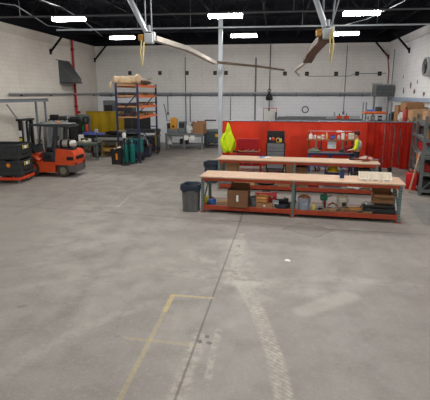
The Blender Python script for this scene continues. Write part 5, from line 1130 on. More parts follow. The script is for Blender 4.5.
# fingers and thumbs grow from the hand ends
for base, s in ((11, -1), (15, 1)):
    b = J[base][0]
    for k, (dx_, L) in enumerate([(-0.03, 0.07), (-0.01, 0.08), (0.01, 0.075), (0.03, 0.06)]):
        i = len(J); J.append(((b[0] + dx_, b[1] + 0.05, b[2] - 0.005), 0.0095)); J.append(((b[0] + dx_ * 1.15, b[1] + 0.05 + L * 0.6, b[2] - 0.02), 0.009)); J.append(((b[0] + dx_ * 1.15, b[1] + 0.05 + L * 0.85, b[2] - 0.05), 0.008)); E_ += [(base, i), (i, i + 1), (i + 1, i + 2)]
    i = len(J); J.append(((b[0] - s * 0.045, b[1] + 0.01, b[2] + 0.005), 0.011)); J.append(((b[0] - s * 0.06, b[1] + 0.045, b[2] - 0.015), 0.009)); E_ += [(base, i), (i, i + 1)]
skin_body('body', J, E_, skin_m, P_)
sh = [((0, 0, 1.02), 0.14), ((0, 0.01, 1.15), 0.135), ((0, 0.02, 1.3), 0.14), ((0, 0.01, 1.43), 0.095), ((0, 0.02, 1.49), 0.065), ((-0.2, 0.01, 1.41), 0.083), ((-0.225, 0.0, 1.13), 0.06), ((-0.18, 0.15, 1.06), 0.046), ((0.2, 0.01, 1.41), 0.083), ((0.225, 0.0, 1.13), 0.06), ((0.18, 0.15, 1.06), 0.046)]
so = skin_body('hi_vis_top', sh, [(0, 1), (1, 2), (2, 3), (3, 4), (3, 5), (5, 6), (6, 7), (3, 8), (8, 9), (9, 10)], hv, P_)
bk = MB(); 
bk.sheet(lambda u, v: (-0.13 + 0.26 * u, -0.158 - 0.02 * math.sin(PI * u), 0.98 + 0.4 * v), 8, 8)
bk.sheet(lambda u, v: (0.13 - 0.26 * u, -0.11, 0.98 + 0.4 * v), 1, 1)
bko = MB().blob((0.0, -0.09, 1.24), (0.17, 0.1, 0.2), 2, 0.04, 16).build('grey_back_panel', vestgrey, so)
tr_ = [((0, 0, 1.08), 0.132), ((-0.07, 0, 0.86), 0.115), ((-0.12, 0.02, 0.48), 0.083), ((-0.13, -0.01, 0.1), 0.07), ((0.07, 0, 0.86), 0.115), ((0.12, 0.01, 0.48), 0.083), ((0.14, -0.03, 0.1), 0.07)]
skin_body('trousers', tr_, [(0, 1), (1, 2), (2, 3), (0, 4), (4, 5), (5, 6)], trouser, P_)
for x, y in ((-0.13, 0.05), (0.145, 0.03)): MB().blob((x, y, 0.055), (0.06, 0.15, 0.06), 1, 0.03, 14, -0.85).build('boot', black_plastic, P_)
hd = MB().blob((0, 0.03, 1.72), (0.105, 0.12, 0.1), 3, 0.02, 16).build('hair', M('dark_hair', (48, 34, 30), 0.8, 0, 0.2, 9), P_)
cp = MB(); cp.lathe([(0.115, 1.72), (0.118, 1.77), (0.09, 1.83), (0.04, 1.85), (0.001, 1.855)], (0, 0.04, 0), 16); cp.bx(-0.08, 0.08, 0.13, 0.23, 1.725, 1.74, 0.005); cp.build('cap', M('maroon_cap', (94, 30, 36), 0.8, 0, 0.12, 8), P_)
fa = MB(); fa.blob((0, 0.152, 1.64), (0.016, 0.026, 0.03), 1, 0.02, 10); fa.blob((-0.098, 0.05, 1.65), (0.015, 0.03, 0.04), 1, 0.02, 10); fa.blob((0.098, 0.05, 1.65), (0.015, 0.03, 0.04), 1, 0.02, 10); fa.build('nose_and_ears', skin_m, P_)
ey = MB()
for s in (-1, 1): ey.blob((0.036 * s, 0.137, 1.67), (0.016, 0.012, 0.01), 1, 0.0, 10)
ey.build('eyes', white_paint, P_); MB().blob((0, 0.138, 1.6), (0.026, 0.012, 0.008), 1, 0.0, 10).build('mouth', M('lip', (160, 92, 86), 0.6, 0, 0.05, 5), P_)

# ---------------------------------------------------------------- the two long work benches
mesh_deck = M('grey_deck', (126, 120, 112), 0.6, 0.1, 0.25, 16)
def long_bench(lab, loc, rz, L, D, H, xs, lowz):
    t = thing('work_bench', lab, 'work bench', loc, rz, 'long plywood topped benches built from rack beams')
    X, Y = L / 2, D / 2
    MB().bx(-X, X, -Y, Y, H - 0.04, H, 0.005).build('tabletop', ply, t)
    for x in xs:
        for y in (-Y + 0.07, Y - 0.07):
            p = MB(); p.bx(x - 0.04, x + 0.04, y - 0.035, y + 0.035, 0.01, H - 0.04); q = p.build('post', teal_post, t); MB().bx(x - 0.08, x + 0.08, y - 0.07, y + 0.07, 0, 0.012).build('foot_plate', orange_beam, q)
        b = MB(); b.bar((x, -Y + 0.14, 0.3), (x, Y - 0.14, H - 0.2), 0.03, 0.04); b.bar((x, -Y + 0.12, 0.2), (x, Y - 0.12, 0.2), 0.03, 0.04); b.bar((x, -Y + 0.12, H - 0.1), (x, Y - 0.12, H - 0.1), 0.03, 0.04); b.build('brace', teal_post, t)
    for i in range(len(xs) - 1):
        for y in (-Y + 0.05, Y - 0.05):
            for z, h in ((H - 0.125, 0.085), (lowz - 0.125, 0.125)):
                f = MB(); f.bx(xs[i] + 0.045, xs[i + 1] - 0.045, y - 0.025, y + 0.025, z, z + h, 0.006); bm_ = f.build('beam', orange_beam, t)
                for e in (xs[i] + 0.05, xs[i + 1] - 0.05): MB().bx(e - 0.022, e + 0.022, y - 0.032, y + 0.032, z - 0.03, z + h + 0.03).build('end_plate', orange_beam, bm_)
        MB().bx(xs[i] + 0.05, xs[i + 1] - 0.05, -Y + 0.1, Y - 0.1, lowz - 0.02, lowz).build('shelf_deck', mesh_deck, t)
    return t
FB = dict(o=(0.69, 12.58, 0), r=R(-5.2), L=5.46, D=1.04, H=1.05, low=0.22, k=0.83)
BB = dict(o=(0.77, 15.95, 0), r=R(-5.2), L=5.5, D=1.06, H=1.07, low=0.17, k=0.7)
long_bench('long plywood topped work bench, nearer of the two, with white bins on top', FB['o'], FB['r'], FB['L'], FB['D'], FB['H'], (-2.64, -0.1, 2.63), FB['low'])
long_bench('long plywood topped work bench, farther one before the tool cabinets', BB['o'], BB['r'], BB['L'], BB['D'], BB['H'], (-2.66, -0.02, 2.66), BB['low'])
def on(B, x, y, z):
    y *= B['k']
    if B is FB: x += -0.2 if -2.4 < x < 0 else (0.04 if 0 < x < 0.5 else 0)
    c, s = math.cos(B['r']), math.sin(B['r']); return (B['o'][0] + x * c - y * s, B['o'][1] + x * s + y * c, z)
fl, ft, bl, bt = FB['low'], FB['H'], BB['low'], BB['H']; fr_, br_ = FB['r'], BB['r']
# -- lower shelf of the nearer bench, from the left end
t = thing('yellow_pail', 'small yellow and black container at the left end of the lower shelf', 'container', on(FB, -2.38, -0.3, fl), fr_); MB().bx(-0.07, 0.07, -0.08, 0.08, 0, 0.16, 0.02).build('body', yellow_paint, t); MB().bx(-0.05, 0.05, -0.05, 0.05, 0.16, 0.23, 0.015).build('top', M('pale_yellow', (222, 206, 110), 0.5, 0, 0.1, 5), t); MB().bx(-0.09, -0.065, -0.06, 0.06, 0.02, 0.15).build('dark_side', black_plastic, t)
t = thing('blue_case', 'small blue box beside the yellow container on the lower shelf', 'box', on(FB, -2.2, -0.42, fl), fr_ + 0.1); MB().box((0, 0, 0.075), (0.22, 0.18, 0.15), bev=0.015).build('body', M('bright_blue', (34, 84, 152), 0.5, 0, 0.12, 5), t); MB().tube([(-0.07, 0, 0.15), (-0.05, 0, 0.2), (0.05, 0, 0.2), (0.07, 0, 0.15)], 0.01, 6).build('handle', black_plastic, t)
small_box('black_case', 'black block between the yellow container and the bench post', 'box', on(FB, -2.47, -0.42, fl), (0.1, 0.2, 0.1), black_plastic, fr_)
o = MB().box((0, 0, 0.012), (0.55, 0.55, 0.024)).box((0.05, 0.02, 0.03), (0.45, 0.4, 0.015), (0.03, 0, 0.2)).build('flat_cardboard', cardboard_light); at(o, on(FB, -1.78, -0.1, fl), fr_); tag(o, 'flat brown cardboard sheets lying left of the large open box', 'cardboard')
carton('large open cardboard box with white label on the lower shelf of the nearer bench', on(FB, -1.42, -0.38, fl), fr_, 0.285, 0.26, 0.48, cardboard_dark, (0, 3, 0, 0))
bucket('pail', 'dark grey pail lying between the large box and red toolbox', 'bucket', on(FB, -0.98, -0.3, fl), 0.14, 0.26, mid_grey, 0.3)
t = thing('toolbox', 'bright red steel toolbox with lid on the lower shelf of the nearer bench', 'toolbox', on(FB, -0.68, -0.05, fl), fr_ + 0.03); MB().bx(-0.3, 0.3, -0.14, 0.14, 0, 0.27, 0.015).build('body', red_plastic, t); MB().prism([(-0.15, 0.27), (0.15, 0.27), (0.1, 0.35), (-0.1, 0.35)], -0.305, 0.305, 'x').build('lid', red_plastic, t); MB().tube([(-0.1, 0, 0.34), (-0.09, 0, 0.39), (0.09, 0, 0.39), (0.1, 0, 0.34)], 0.012, 6).build('handle', black_plastic, t); [MB().bx(s * 0.17 - 0.03, s * 0.17 + 0.03, -0.15, -0.14, 0.22, 0.3).build('latch', steel, t) for s in (-1, 1)]
carton('low cardboard box with white label in front of the red toolbox', on(FB, -0.68, -0.42, fl), fr_ + 0.02, 0.23, 0.13, 0.12, cardboard, (2, 2, 0, 0), tape=True)
carton('small tan open box resting on the low cardboard box before the toolbox', on(FB, -0.75, -0.4, fl + 0.15), fr_ - 0.15, 0.15, 0.1, 0.14, M('tan_card', (196, 140, 82), 0.8, 0, 0.12, 6), (1, 3, 1, 1), tape=False)
tin('paint_tin', 'pale round tin just right of the small tan box', 'tin', on(FB, -0.38, -0.38, fl), 0.09, 0.2, light_grey, None, paper)
t = thing('pan', 'round black pan on the lower shelf left of the middle post', 'pan', on(FB, -0.22, -0.3, fl), 0); MB().lathe([(0.2, 0), (0.24, 0.03), (0.25, 0.12), (0.235, 0.12), (0.2, 0.03), (0.001, 0.03)], n=24).build('body', M('blue_black', (48, 56, 66), 0.5, 0, 0.2, 6), t); MB().bx(-0.3, -0.24, -0.03, 0.03, 0.09, 0.12).bx(0.24, 0.3, -0.03, 0.03, 0.09, 0.12).build('handle', black_plastic, t)
t = thing('angle_grinder', 'black hand power tool lying across the round black pan', 'power tool', on(FB, -0.25, -0.25, fl + 0.12), fr_ + 0.25); MB().tube([(-0.22, 0, 0.03), (-0.1, 0, 0.06), (0.05, 0, 0.06), (0.16, 0, 0.07)], [0.03, 0.04, 0.045, 0.05], 12).build('body', black_plastic, t); MB().cyl((0.16, 0, 0.02), (0.16, 0, 0.12), 0.06, n=14).build('gear_head', dark_steel, t); MB().tube([(0.12, 0.04, 0.08), (0.14, 0.16, 0.1)], 0.02, 8).build('side_handle', rubber, t)
bk_ = bucket('bucket', 'blue grey plastic bucket heaped with brown scraps right of the middle post', 'bucket', on(FB, 0.16, -0.42, fl), 0.17, 0.33, M('blue_grey_plastic', (140, 150, 164), 0.5, 0, 0.08, 5), 0.2, True, M('brown_scrap', (128, 84, 52), 0.85, 0, 0.3, 12))
bottle('spray_bottle', 'small yellow bottle just right of the blue grey bucket', 'bottle', on(FB, 0.42, -0.45, fl), 0.045, 0.2, M('pale_yellow'), black_plastic)
t = thing('drill_stand', 'dark green machine tool stand on the lower shelf of the nearer bench', 'machine', on(FB, 0.72, -0.2, fl), fr_); MB().bx(-0.14, 0.14, -0.14, 0.14, 0, 0.04, 0.01).build('base', dark_steel, t); MB().cyl((0.04, 0.05, 0.04), (0.04, 0.05, 0.44), 0.03, n=10).build('column', dark_red, t); MB().bx(-0.1, 0.1, -0.1, 0.06, 0.24, 0.4, 0.03).build('head', green_paint, t); MB().cyl((-0.02, -0.06, 0.12), (-0.02, -0.06, 0.24), 0.025, n=10).build('chuck', steel, t); MB().cyl((0.09, -0.02, 0.32), (0.2, -0.06, 0.4), 0.012, n=6).build('lever', black_steel, t)
o = MB().tube([(-0.12, 0, 0.02), (-0.05, -0.08, 0.05), (0.08, -0.06, 0.03), (0.14, 0.05, 0.1), (0.02, 0.1, 0.16), (-0.1, 0.05, 0.08)], 0.022, 8).build('red_hose', M('rust_red', (130, 62, 48), 0.7, 0, 0.2, 7)); at(o, on(FB, 0.95, -0.22, fl)); tag(o, 'rust red curled hose beside the green machine stand', 'hose')
def plank(lab, x, y, d, m, rz, z=0.0, rx=0.0, name='wood_block'):
    o = MB().box((0, 0, d[2] / 2), d, bev=0.004).build(name, m); at(o, on(FB, x, y, fl + z), fr_ + rz, rx); return tag(o, lab, 'wood block', 'brown wood pieces on the lower shelf')
br_w = wood('brown_wood', (150, 116, 82), (112, 84, 58), (4, 10, 10))
plank('flat brown wood piece leftmost on the lower shelf, near the green machine', 0.88, -0.52, (0.36, 0.14, 0.07), br_w, 0.05)
plank('thick brown wood block tilted before the white pail', 1.3, -0.42, (0.3, 0.2, 0.1), br_w, 0.5, 0.0)
plank('long brown board lying flat right of the white pail', 1.68, -0.42, (0.62, 0.24, 0.06), br_w, -0.15)
plank('small brown board stacked on the long flat board', 1.6, -0.38, (0.42, 0.18, 0.06), M('tan_card'), 0.3, 0.06)
wb = bucket('pail', 'white plastic pail stuffed with rags behind the wood pieces', 'bucket', on(FB, 1.22, -0.12, fl), 0.155, 0.34, M('warm_white', (206, 200, 186), 0.5, 0, 0.1, 5), 0.1, True, M('rag_grey', (168, 152, 132), 0.85, 0, 0.3, 10)); MB().bx(-0.04, 0.06, -0.176, -0.15, 0.12, 0.22, 0.003).build('dark_label', dark_steel, wb)
t = thing('wire_basket', 'grey wire basket behind the black case under the nearer bench', 'basket', on(FB, 2.0, -0.05, fl), fr_)
w_ = MB()
for i in range(9): x = -0.2 + i * 0.05; w_.tube([(x, -0.14, 0.2), (x, -0.14, 0.01), (x, 0.14, 0.01), (x, 0.14, 0.2)], 0.006, 4)
for z in (0.01, 0.07, 0.13, 0.2): w_.tube([(-0.2, -0.14, z), (0.2, -0.14, z), (0.2, 0.14, z), (-0.2, 0.14, z), (-0.2, -0.14, z)], 0.006, 4)
w_.build('wire', light_grey, t)
t = thing('black_case', 'long black hard case lying at the right end of the lower shelf', 'case', on(FB, 2.14, -0.4, fl), fr_); MB().box((0, 0, 0.07), (0.82, 0.3, 0.14), bev=0.03, seg=2).build('lower_shell', black_plastic, t); MB().box((0, 0, 0.19), (0.8, 0.29, 0.1), bev=0.03, seg=2).build('lid', M('black_satin', (24, 25, 27), 0.35, 0, 0.2, 5), t); MB().tube([(-0.1, -0.15, 0.12), (-0.1, -0.19, 0.12), (0.1, -0.19, 0.12), (0.1, -0.15, 0.12)], 0.012, 6).build('handle', rubber, t); [MB().bx(s * 0.26 - 0.04, s * 0.26 + 0.04, -0.165, -0.15, 0.09, 0.16).build('latch', dark_steel, t) for s in (-1, 1)]
o = MB().tube([(-0.45, -0.1, 0.02), (-0.36, -0.16, 0.06), (-0.3, -0.1, 0.16), (-0.34, 0.02, 0.22), (-0.42, 0.0, 0.1)], 0.018, 6).build('extension_lead', rubber); at(o, on(FB, 2.08, -0.42, fl), fr_); tag(o, 'black cord looped at the left end of the long black case', 'cord')
carton('cardboard box with open flap at the right end under the nearer bench top', on(FB, 2.28, 0.12, fl), fr_ + 0.03, 0.26, 0.24, 0.46, cardboard, (1, 3, 0, 0), tape=False)
# -- on top of the nearer bench
t = thing('cup', 'dark blue cylinder cup standing on the nearer bench top', 'cup', on(FB, 1.18, 0.1, ft)); MB().lathe([(0.06, 0), (0.065, 0.01), (0.065, 0.24), (0.055, 0.24), (0.05, 0.03), (0.001, 0.03)], n=18).build('body', M('deep_blue', (24, 56, 104), 0.4, 0, 0.15, 6), t); MB().lathe([(0.069, 0.21), (0.071, 0.23), (0.069, 0.245), (0.06, 0.245)], n=18).build('rim', dark_grey, t)
b0 = None
for x, lab in ((1.74, 'white open-front parts bin on the nearer bench, left one of three'), (2.02, 'white open-front parts bin on the nearer bench, middle one of three'), (2.3, 'white open-front parts bin on the nearer bench, right one of three')):
    if b0 is None:
        b0 = thing('parts_bin', lab, 'parts bin', on(FB, x, -0.1, ft), fr_, 'white parts bins on the nearer bench'); wbm = M('white_bin_plastic', (236, 228, 214), 0.45, 0, 0.04, 5)
        b = MB(); b.bx(-0.125, 0.125, -0.2, 0.2, 0, 0.01); b.bx(-0.125, 0.125, 0.19, 0.2, 0.01, 0.2); b.bx(-0.125, 0.125, -0.2, -0.19, 0.01, 0.06)
        for s in (-1, 1): b.prism([(-0.2, 0.0), (0.2, 0.0), (0.2, 0.2), (-0.02, 0.2), (-0.2, 0.06)], s * 0.125 - 0.005, s * 0.125 + 0.005, 'x')
        b.build('body', wbm, b0); MB().bx(-0.06, 0.06, -0.206, -0.2, 0.02, 0.055).build('label_slot', light_grey, b0)
    else: dup(b0, on(FB, x, -0.1, ft), fr_, lab)
# -- on and under the farther bench
t = thing('safety_glasses', 'blue and white safety glasses lying on the farther bench top', 'glasses', on(BB, -1.2, 0.2, bt), br_ + 0.3); MB().tube([(-0.1, 0, 0.03), (-0.05, -0.02, 0.035), (0, 0, 0.04), (0.05, -0.02, 0.035), (0.1, 0, 0.03)], 0.022, 8).build('lens_frame', M('sky_blue'), t); MB().tube([(-0.1, 0, 0.03), (-0.1, 0.14, 0.02)], 0.012, 6).tube([(0.1, 0, 0.03), (0.1, 0.14, 0.02)], 0.012, 6).build('temple', black_plastic, t)
o = MB().blob((0, 0, 0.02), (0.16, 0.09, 0.02), 4, 0.15, 14, -0.9).build('white_rag', paper); at(o, on(BB, -1.02, 0.05, bt), 0.2); tag(o, 'small white rag beside the safety glasses on the farther bench', 'rag')
t = thing('welding_helmet', 'pale crumpled glove pile on the right end of the farther bench', 'gloves', on(BB, 2.35, 0.1, bt), br_); MB().blob((-0.05, 0, 0.07), (0.15, 0.11, 0.09), 7, 0.22, 14, -0.8).build('glove', M('pale_leather', (206, 184, 170), 0.8, 0, 0.2, 8), t); MB().blob((0.12, 0.05, 0.06), (0.12, 0.09, 0.07), 9, 0.2, 14, -0.8).build('cuff', M('rose'), t)
t['label'] = 'pale crumpled work gloves on the right end of the farther bench'; t.name = 'work_gloves'
o = MB().bar((-0.26, 0, 0.06), (0.22, 0, 0.08), 0.06, 0.05, 0.01).bar((0.1, 0, 0.08), (0.16, 0.05, 0.22), 0.04, 0.04).cyl((-0.26, 0, 0.06), (-0.34, 0, 0.1), 0.03, n=8).build('welding_gun', M('rust_red')); at(o, on(BB, 2.25, -0.12, bt), br_ - 0.5); tag(o, 'reddish welding gun lying beside the work gloves', 'welding gun')
o = MB().box((0, 0, 0.03), (0.34, 0.16, 0.06), bev=0.012).cyl((-0.1, 0, 0.06), (-0.1, 0, 0.1), 0.03, n=8).build('black_tool', black_plastic); at(o, on(BB, 1.98, 0.45, bt), br_); tag(o, 'flat black tool on the farther bench near the feet of the person', 'tool')
o = MB().tube([(-0.2, 0, 0.03), (-0.05, 0.05, 0.05), (0.1, -0.02, 0.04), (0.25, 0.03, 0.03)], 0.03, 8).build('grey_tool', mid_grey); at(o, on(BB, 2.52, 0.28, bt), br_); tag(o, 'grey bent handle tool at the far right corner of the farther bench', 'tool')
z = bl
def bbox(lab, x, y, X, Y, H, m, fl_=(2, 2, 0, 0), rz=0.0): return carton(lab, on(BB, x, y, z), br_ + rz, X, Y, H, m, fl_, tape=False, group='cardboard boxes under the farther bench')
small_box('grey_case', 'grey case at the left end of the lower shelf of the farther bench', 'case', on(BB, -2.38, -0.45, z), (0.34, 0.3, 0.2), mid_grey, br_)
bbox('taller cardboard box behind the grey case under the farther bench, left end', -2.3, 0.25, 0.22, 0.2, 0.72, cardboard_light)
bbox('low cardboard box second from the left under the farther bench', -1.94, -0.42, 0.19, 0.18, 0.2, cardboard)
bbox('low tan cardboard box third from the left under the farther bench', -1.55, -0.45, 0.17, 0.18, 0.17, cardboard_light)
o = MB().blob((0, 0, 0.1), (0.34, 0.2, 0.12), 12, 0.15, 16, -0.85).bar((-0.3, 0, 0.16), (0.3, 0.1, 0.18), 0.06, 0.05).build('scrap_heap', dark_steel); at(o, on(BB, -1.02, -0.42, z), br_); tag(o, 'dark heap of steel scraps between boxes under the farther bench', 'scrap')
bbox('cardboard box just left of the middle post under the farther bench', -0.36, -0.42, 0.22, 0.2, 0.17, cardboard)
bbox('large cardboard box just right of the middle post under the farther bench', 0.22, 0.0, 0.2, 0.3, 0.66, cardboard_dark)
t = thing('wire_feeder', 'blue framed wire feeder under the right half of the farther bench', 'welder', on(BB, 1.28, 0.1, z), br_); MB().bx(-0.24, 0.24, -0.2, 0.2, 0.0, 0.44, 0.02).build('body', blue_paint, t); [MB().bx(0.26 * s - 0.02, 0.26 * s + 0.02, -0.2, 0.2, 0.0, 0.72, 0.01).build('side_panel', blue_paint, t) for s in (-1, 1)]; MB().bx(-0.2, 0.2, -0.22, -0.2, 0.1, 0.38).build('front_panel', dark_steel, t)
t = thing('yellow_hose_coil', 'yellow coiled air line bundle lying on the blue wire feeder under the farther bench', 'hose', on(BB, 1.28, 0.1, z + 0.45), br_); MB().tube([((0.2 - 0.002 * a) * math.cos(a * 0.45), (0.16 - 0.002 * a) * math.sin(a * 0.45), 0.04 + 0.003 * a) for a in range(60)], 0.026, 6).build('coil', M('strong_yellow', (232, 200, 30), 0.5, 0, 0.1, 6), t); MB().tube([(0.15, 0, 0.2), (0.05, -0.05, 0.27), (-0.12, 0, 0.25), (-0.15, 0.02, 0.14)], 0.035, 8).build('loose_turn', M('strong_yellow'), t)
t = thing('pedestal_tool', 'thin dark clamps standing in a rack under the farther bench', 'clamp rack', on(BB, 1.95, 0.0, z), br_); MB().bx(-0.2, 0.2, -0.12, 0.12, 0, 0.05).build('base', dark_steel, t)
for i in range(4): MB().cyl((-0.15 + i * 0.1, 0, 0.05), (-0.15 + i * 0.1, 0, 0.72 - 0.04 * (i % 2)), 0.014, n=6).bx(-0.18 + i * 0.1, -0.12 + i * 0.1, -0.05, 0.05, 0.6, 0.64).build('clamp', dark_steel, t)
t.name = 'clamp_rack'
t = thing('plastic_tub', 'dark grey open plastic tub at the right end under the farther bench', 'tub', on(BB, 2.3, -0.25, z + 0.42), br_); b = MB(); X_, Y_ = 0.19, 0.2
b.bx(-X_, X_, -Y_, Y_, 0, 0.02); b.bx(-X_, X_, -Y_, -Y_ + 0.02, 0.02, 0.26); b.bx(-X_, X_, Y_ - 0.02, Y_, 0.02, 0.26); b.bx(-X_, -X_ + 0.02, -Y_, Y_, 0.02, 0.26); b.bx(X_ - 0.02, X_, -Y_, Y_, 0.02, 0.26); b.bx(-X_ - 0.02, X_ + 0.02, -Y_ - 0.02, -Y_, 0.22, 0.26); b.build('body', dark_grey, t)
small_box('wooden_crate', 'plain wooden crate carrying the grey plastic tub under the farther bench', 'crate', on(BB, 2.3, -0.2, z), (0.42, 0.44, 0.42), br_w, br_)
o = MB().blob((0, 0, 0.08), (0.25, 0.14, 0.1), 21, 0.2, 16, -0.8).build('white_rag', paper); at(o, on(BB, 1.98, -0.5, z), br_); tag(o, 'heap of white rags on the lower shelf of the farther bench, right half', 'rag')
small_box('steel_box', 'dull red steel box on the lower shelf of the farther bench, right half', 'box', on(BB, 0.65, -0.35, z), (0.36, 0.3, 0.2), dark_red, br_)

# ---------------------------------------------------------------- bins by the benches
wheelie_bin('waste_bin', 'grey plastic waste bin with navy liner at the left end of the nearer bench', 'bin', (-2.34, 12.5, 0), R(-3), bin_grey, 0.26, 0.25, 0.78, 1.16, navy_liner, group='grey bins with navy liners')
wheelie_bin('waste_bin', 'grey blue waste bin with navy liner at the left end of the farther bench', 'bin', (-2.34, 16.9, 0), R(-6), M('blue_grey_bin', (62, 74, 88), 0.5, 0, 0.12, 5), 0.28, 0.26, 0.78, 1.16, navy_liner, group='grey bins with navy liners')
t = thing('cardboard_box', 'brown box on the floor behind the farther bin below the hoodie', 'box', (-2.25, 18.4, 0), 0.3); MB().bx(-0.22, 0.22, -0.2, 0.2, 0, 0.55, 0.005).build('body', cardboard_dark, t); MB().bx(-0.22, 0.22, -0.2, 0.2, 0.55, 0.56).build('lid', cardboard, t)
# ---------------------------------------------------------------- steel shelving on the right
shelf_m = M('grey_green_shelving', (98, 104, 102), 0.5, 0.2, 0.15, 6)
def big_shelf(lab, x0, y0, W_, L_, H, levels, rz=0.0):
    t = thing('shelving_unit', lab, 'shelving', (x0, y0, 0), rz, 'steel shelving along the right wall')
    for x in (0, W_):
        for y in (0, L_):
            MB().bx(x - 0.045, x + 0.045, y - 0.045, y + 0.045, 0, H).build('post', shelf_m, t)
    for z in levels:
        s = MB(); s.bx(-0.02, W_ + 0.02, -0.02, L_ + 0.02, z - 0.03, z); s.bx(-0.03, 0.03, 0.04, L_ - 0.04, z - 0.09, z - 0.02); s.bx(0.04, W_ - 0.04, -0.03, 0.03, z - 0.09, z - 0.02); s.build('shelf', shelf_m, t)
    b = MB(); b.bar((0, 0.05, 0.1), (W_, 0.05, 1.2), 0.025, 0.03); b.bar((W_, 0.02, 1.2), (0, 0.02, 2.3), 0.025, 0.03); b.build('brace', shelf_m, t)
    return t
S1 = (4.85, 15.45, R(-10)); S2 = (5.62, 18.0, R(-5)); S3 = (5.75, 21.0, 0)
big_shelf('grey green steel shelving unit at the right edge, nearest of the row', S1[0], S1[1], 0.9, 2.3, 2.6, [0.2, 0.75, 1.3, 1.85, 2.4], S1[2])
big_shelf('grey green steel shelving unit beside the end of the red curtain, middle of the row', S2[0], S2[1], 0.9, 2.1, 2.35, [0.2, 0.7, 1.2, 1.7, 2.2], S2[2])
big_shelf('grey steel shelving unit behind the curtain carrying brown cartons, farthest of the row', S3[0], S3[1], 1.0, 2.6, 2.05, [0.2, 0.8, 1.4, 2.0])
strong_y = M('strong_yellow')
lab_lv = {0: 'bottom shelf', 1: 'second shelf', 2: 'middle shelf', 3: 'fourth shelf', 4: 'top shelf'}
def stock(unit, S, lv, items, who):
    for (i, dxx, dyy, d, m, nm, colr, kind) in items:
        lab = '%s %s on the %s of the %s shelving unit, %s' % (colr, nm.replace('_', ' '), lab_lv[i], who, kind)
        c_, s_ = math.cos(S[2]), math.sin(S[2]); small_box(nm, lab, nm.split('_')[-1], (S[0] + dxx * c_ - dyy * s_, S[1] + dxx * s_ + dyy * c_, lv[i]), d, m, S[2] + 0.05 * dyy, 'goods on the %s shelving unit' % who)
stock('near', S1, [0.2, 0.75, 1.3, 1.85, 2.4], [
    (0, 0.3, 0.35, (0.4, 0.4, 0.3), black_plastic, 'storage_bin', 'black', 'nearer end'), (0, 0.35, 1.1, (0.5, 0.5, 0.26), dark_steel, 'steel_box', 'dark', 'middle'),
    (1, 0.3, 0.4, (0.35, 0.35, 0.25), dark_red, 'parts_bin', 'dull red', 'nearer end'), (1, 0.3, 0.95, (0.4, 0.4, 0.3), dark_grey, 'parts_bin', 'dark grey', 'middle'), (1, 0.35, 1.7, (0.5, 0.55, 0.28), mid_grey, 'parts_bin', 'grey', 'farther end'),
    (2, 0.3, 0.4, (0.4, 0.4, 0.32), mid_grey, 'storage_bin', 'grey', 'nearer end'), (2, 0.3, 1.0, (0.4, 0.4, 0.25), dark_steel, 'storage_bin', 'dark', 'middle'), (2, 0.35, 1.75, (0.5, 0.5, 0.3), red_paint, 'storage_bin', 'red', 'farther end'),
    (3, 0.35, 0.5, (0.5, 0.5, 0.35), cardboard, 'storage_box', 'brown', 'nearer end'), (3, 0.35, 1.3, (0.45, 0.5, 0.28), dark_grey, 'storage_box', 'dark grey', 'middle'),
    (4, 0.4, 0.55, (0.6, 0.6, 0.35), cardboard, 'storage_box', 'brown', 'nearer end'), (4, 0.4, 1.5, (0.6, 0.7, 0.3), cardboard_light, 'storage_box', 'tan', 'farther end')], 'nearest')
S2b = S2
stock('mid', S2b, [0.2, 0.7, 1.2, 1.7, 2.2], [
    (0, 0.3, 1.3, (0.45, 0.5, 0.3), cardboard_dark, 'storage_box', 'brown', 'farther end'),
    (1, 0.2, 0.42, (0.38, 0.35, 0.2), red_plastic, 'parts_bin', 'bright red', 'nearer end'), (1, 0.2, 0.95, (0.4, 0.4, 0.26), M('dull_orange', (190, 110, 60), 0.5, 0, 0.1, 5), 'parts_bin', 'dull orange', 'middle'), (1, 0.3, 1.5, (0.45, 0.5, 0.25), dark_grey, 'parts_bin', 'dark grey', 'farther end'),
    (2, 0.2, 0.45, (0.36, 0.35, 0.22), strong_y, 'parts_bin', 'yellow', 'nearer end'), (2, 0.2, 1.0, (0.35, 0.35, 0.26), dark_red, 'parts_bin', 'dull red', 'middle'), (2, 0.3, 1.5, (0.45, 0.5, 0.25), M('violet_blue', (72, 78, 132), 0.5, 0, 0.1, 5), 'parts_bin', 'blue', 'farther end'),
    (3, 0.25, 0.35, (0.36, 0.36, 0.24), M('pale_blue_tub', (140, 172, 204), 0.5, 0, 0.08, 5), 'parts_bin', 'pale blue', 'nearer end'), (3, 0.3, 0.95, (0.4, 0.45, 0.3), dark_steel, 'parts_bin', 'dark', 'middle'), (3, 0.3, 1.65, (0.45, 0.5, 0.3), black_plastic, 'parts_bin', 'black', 'farther end'),
    (4, 0.3, 0.4, (0.5, 0.5, 0.28), M('violet_grey', (110, 104, 128), 0.6, 0, 0.1, 5), 'storage_box', 'violet grey', 'nearer end'), (4, 0.35, 1.2, (0.5, 0.6, 0.3), cardboard_dark, 'storage_box', 'dark brown', 'middle')], 'middle')
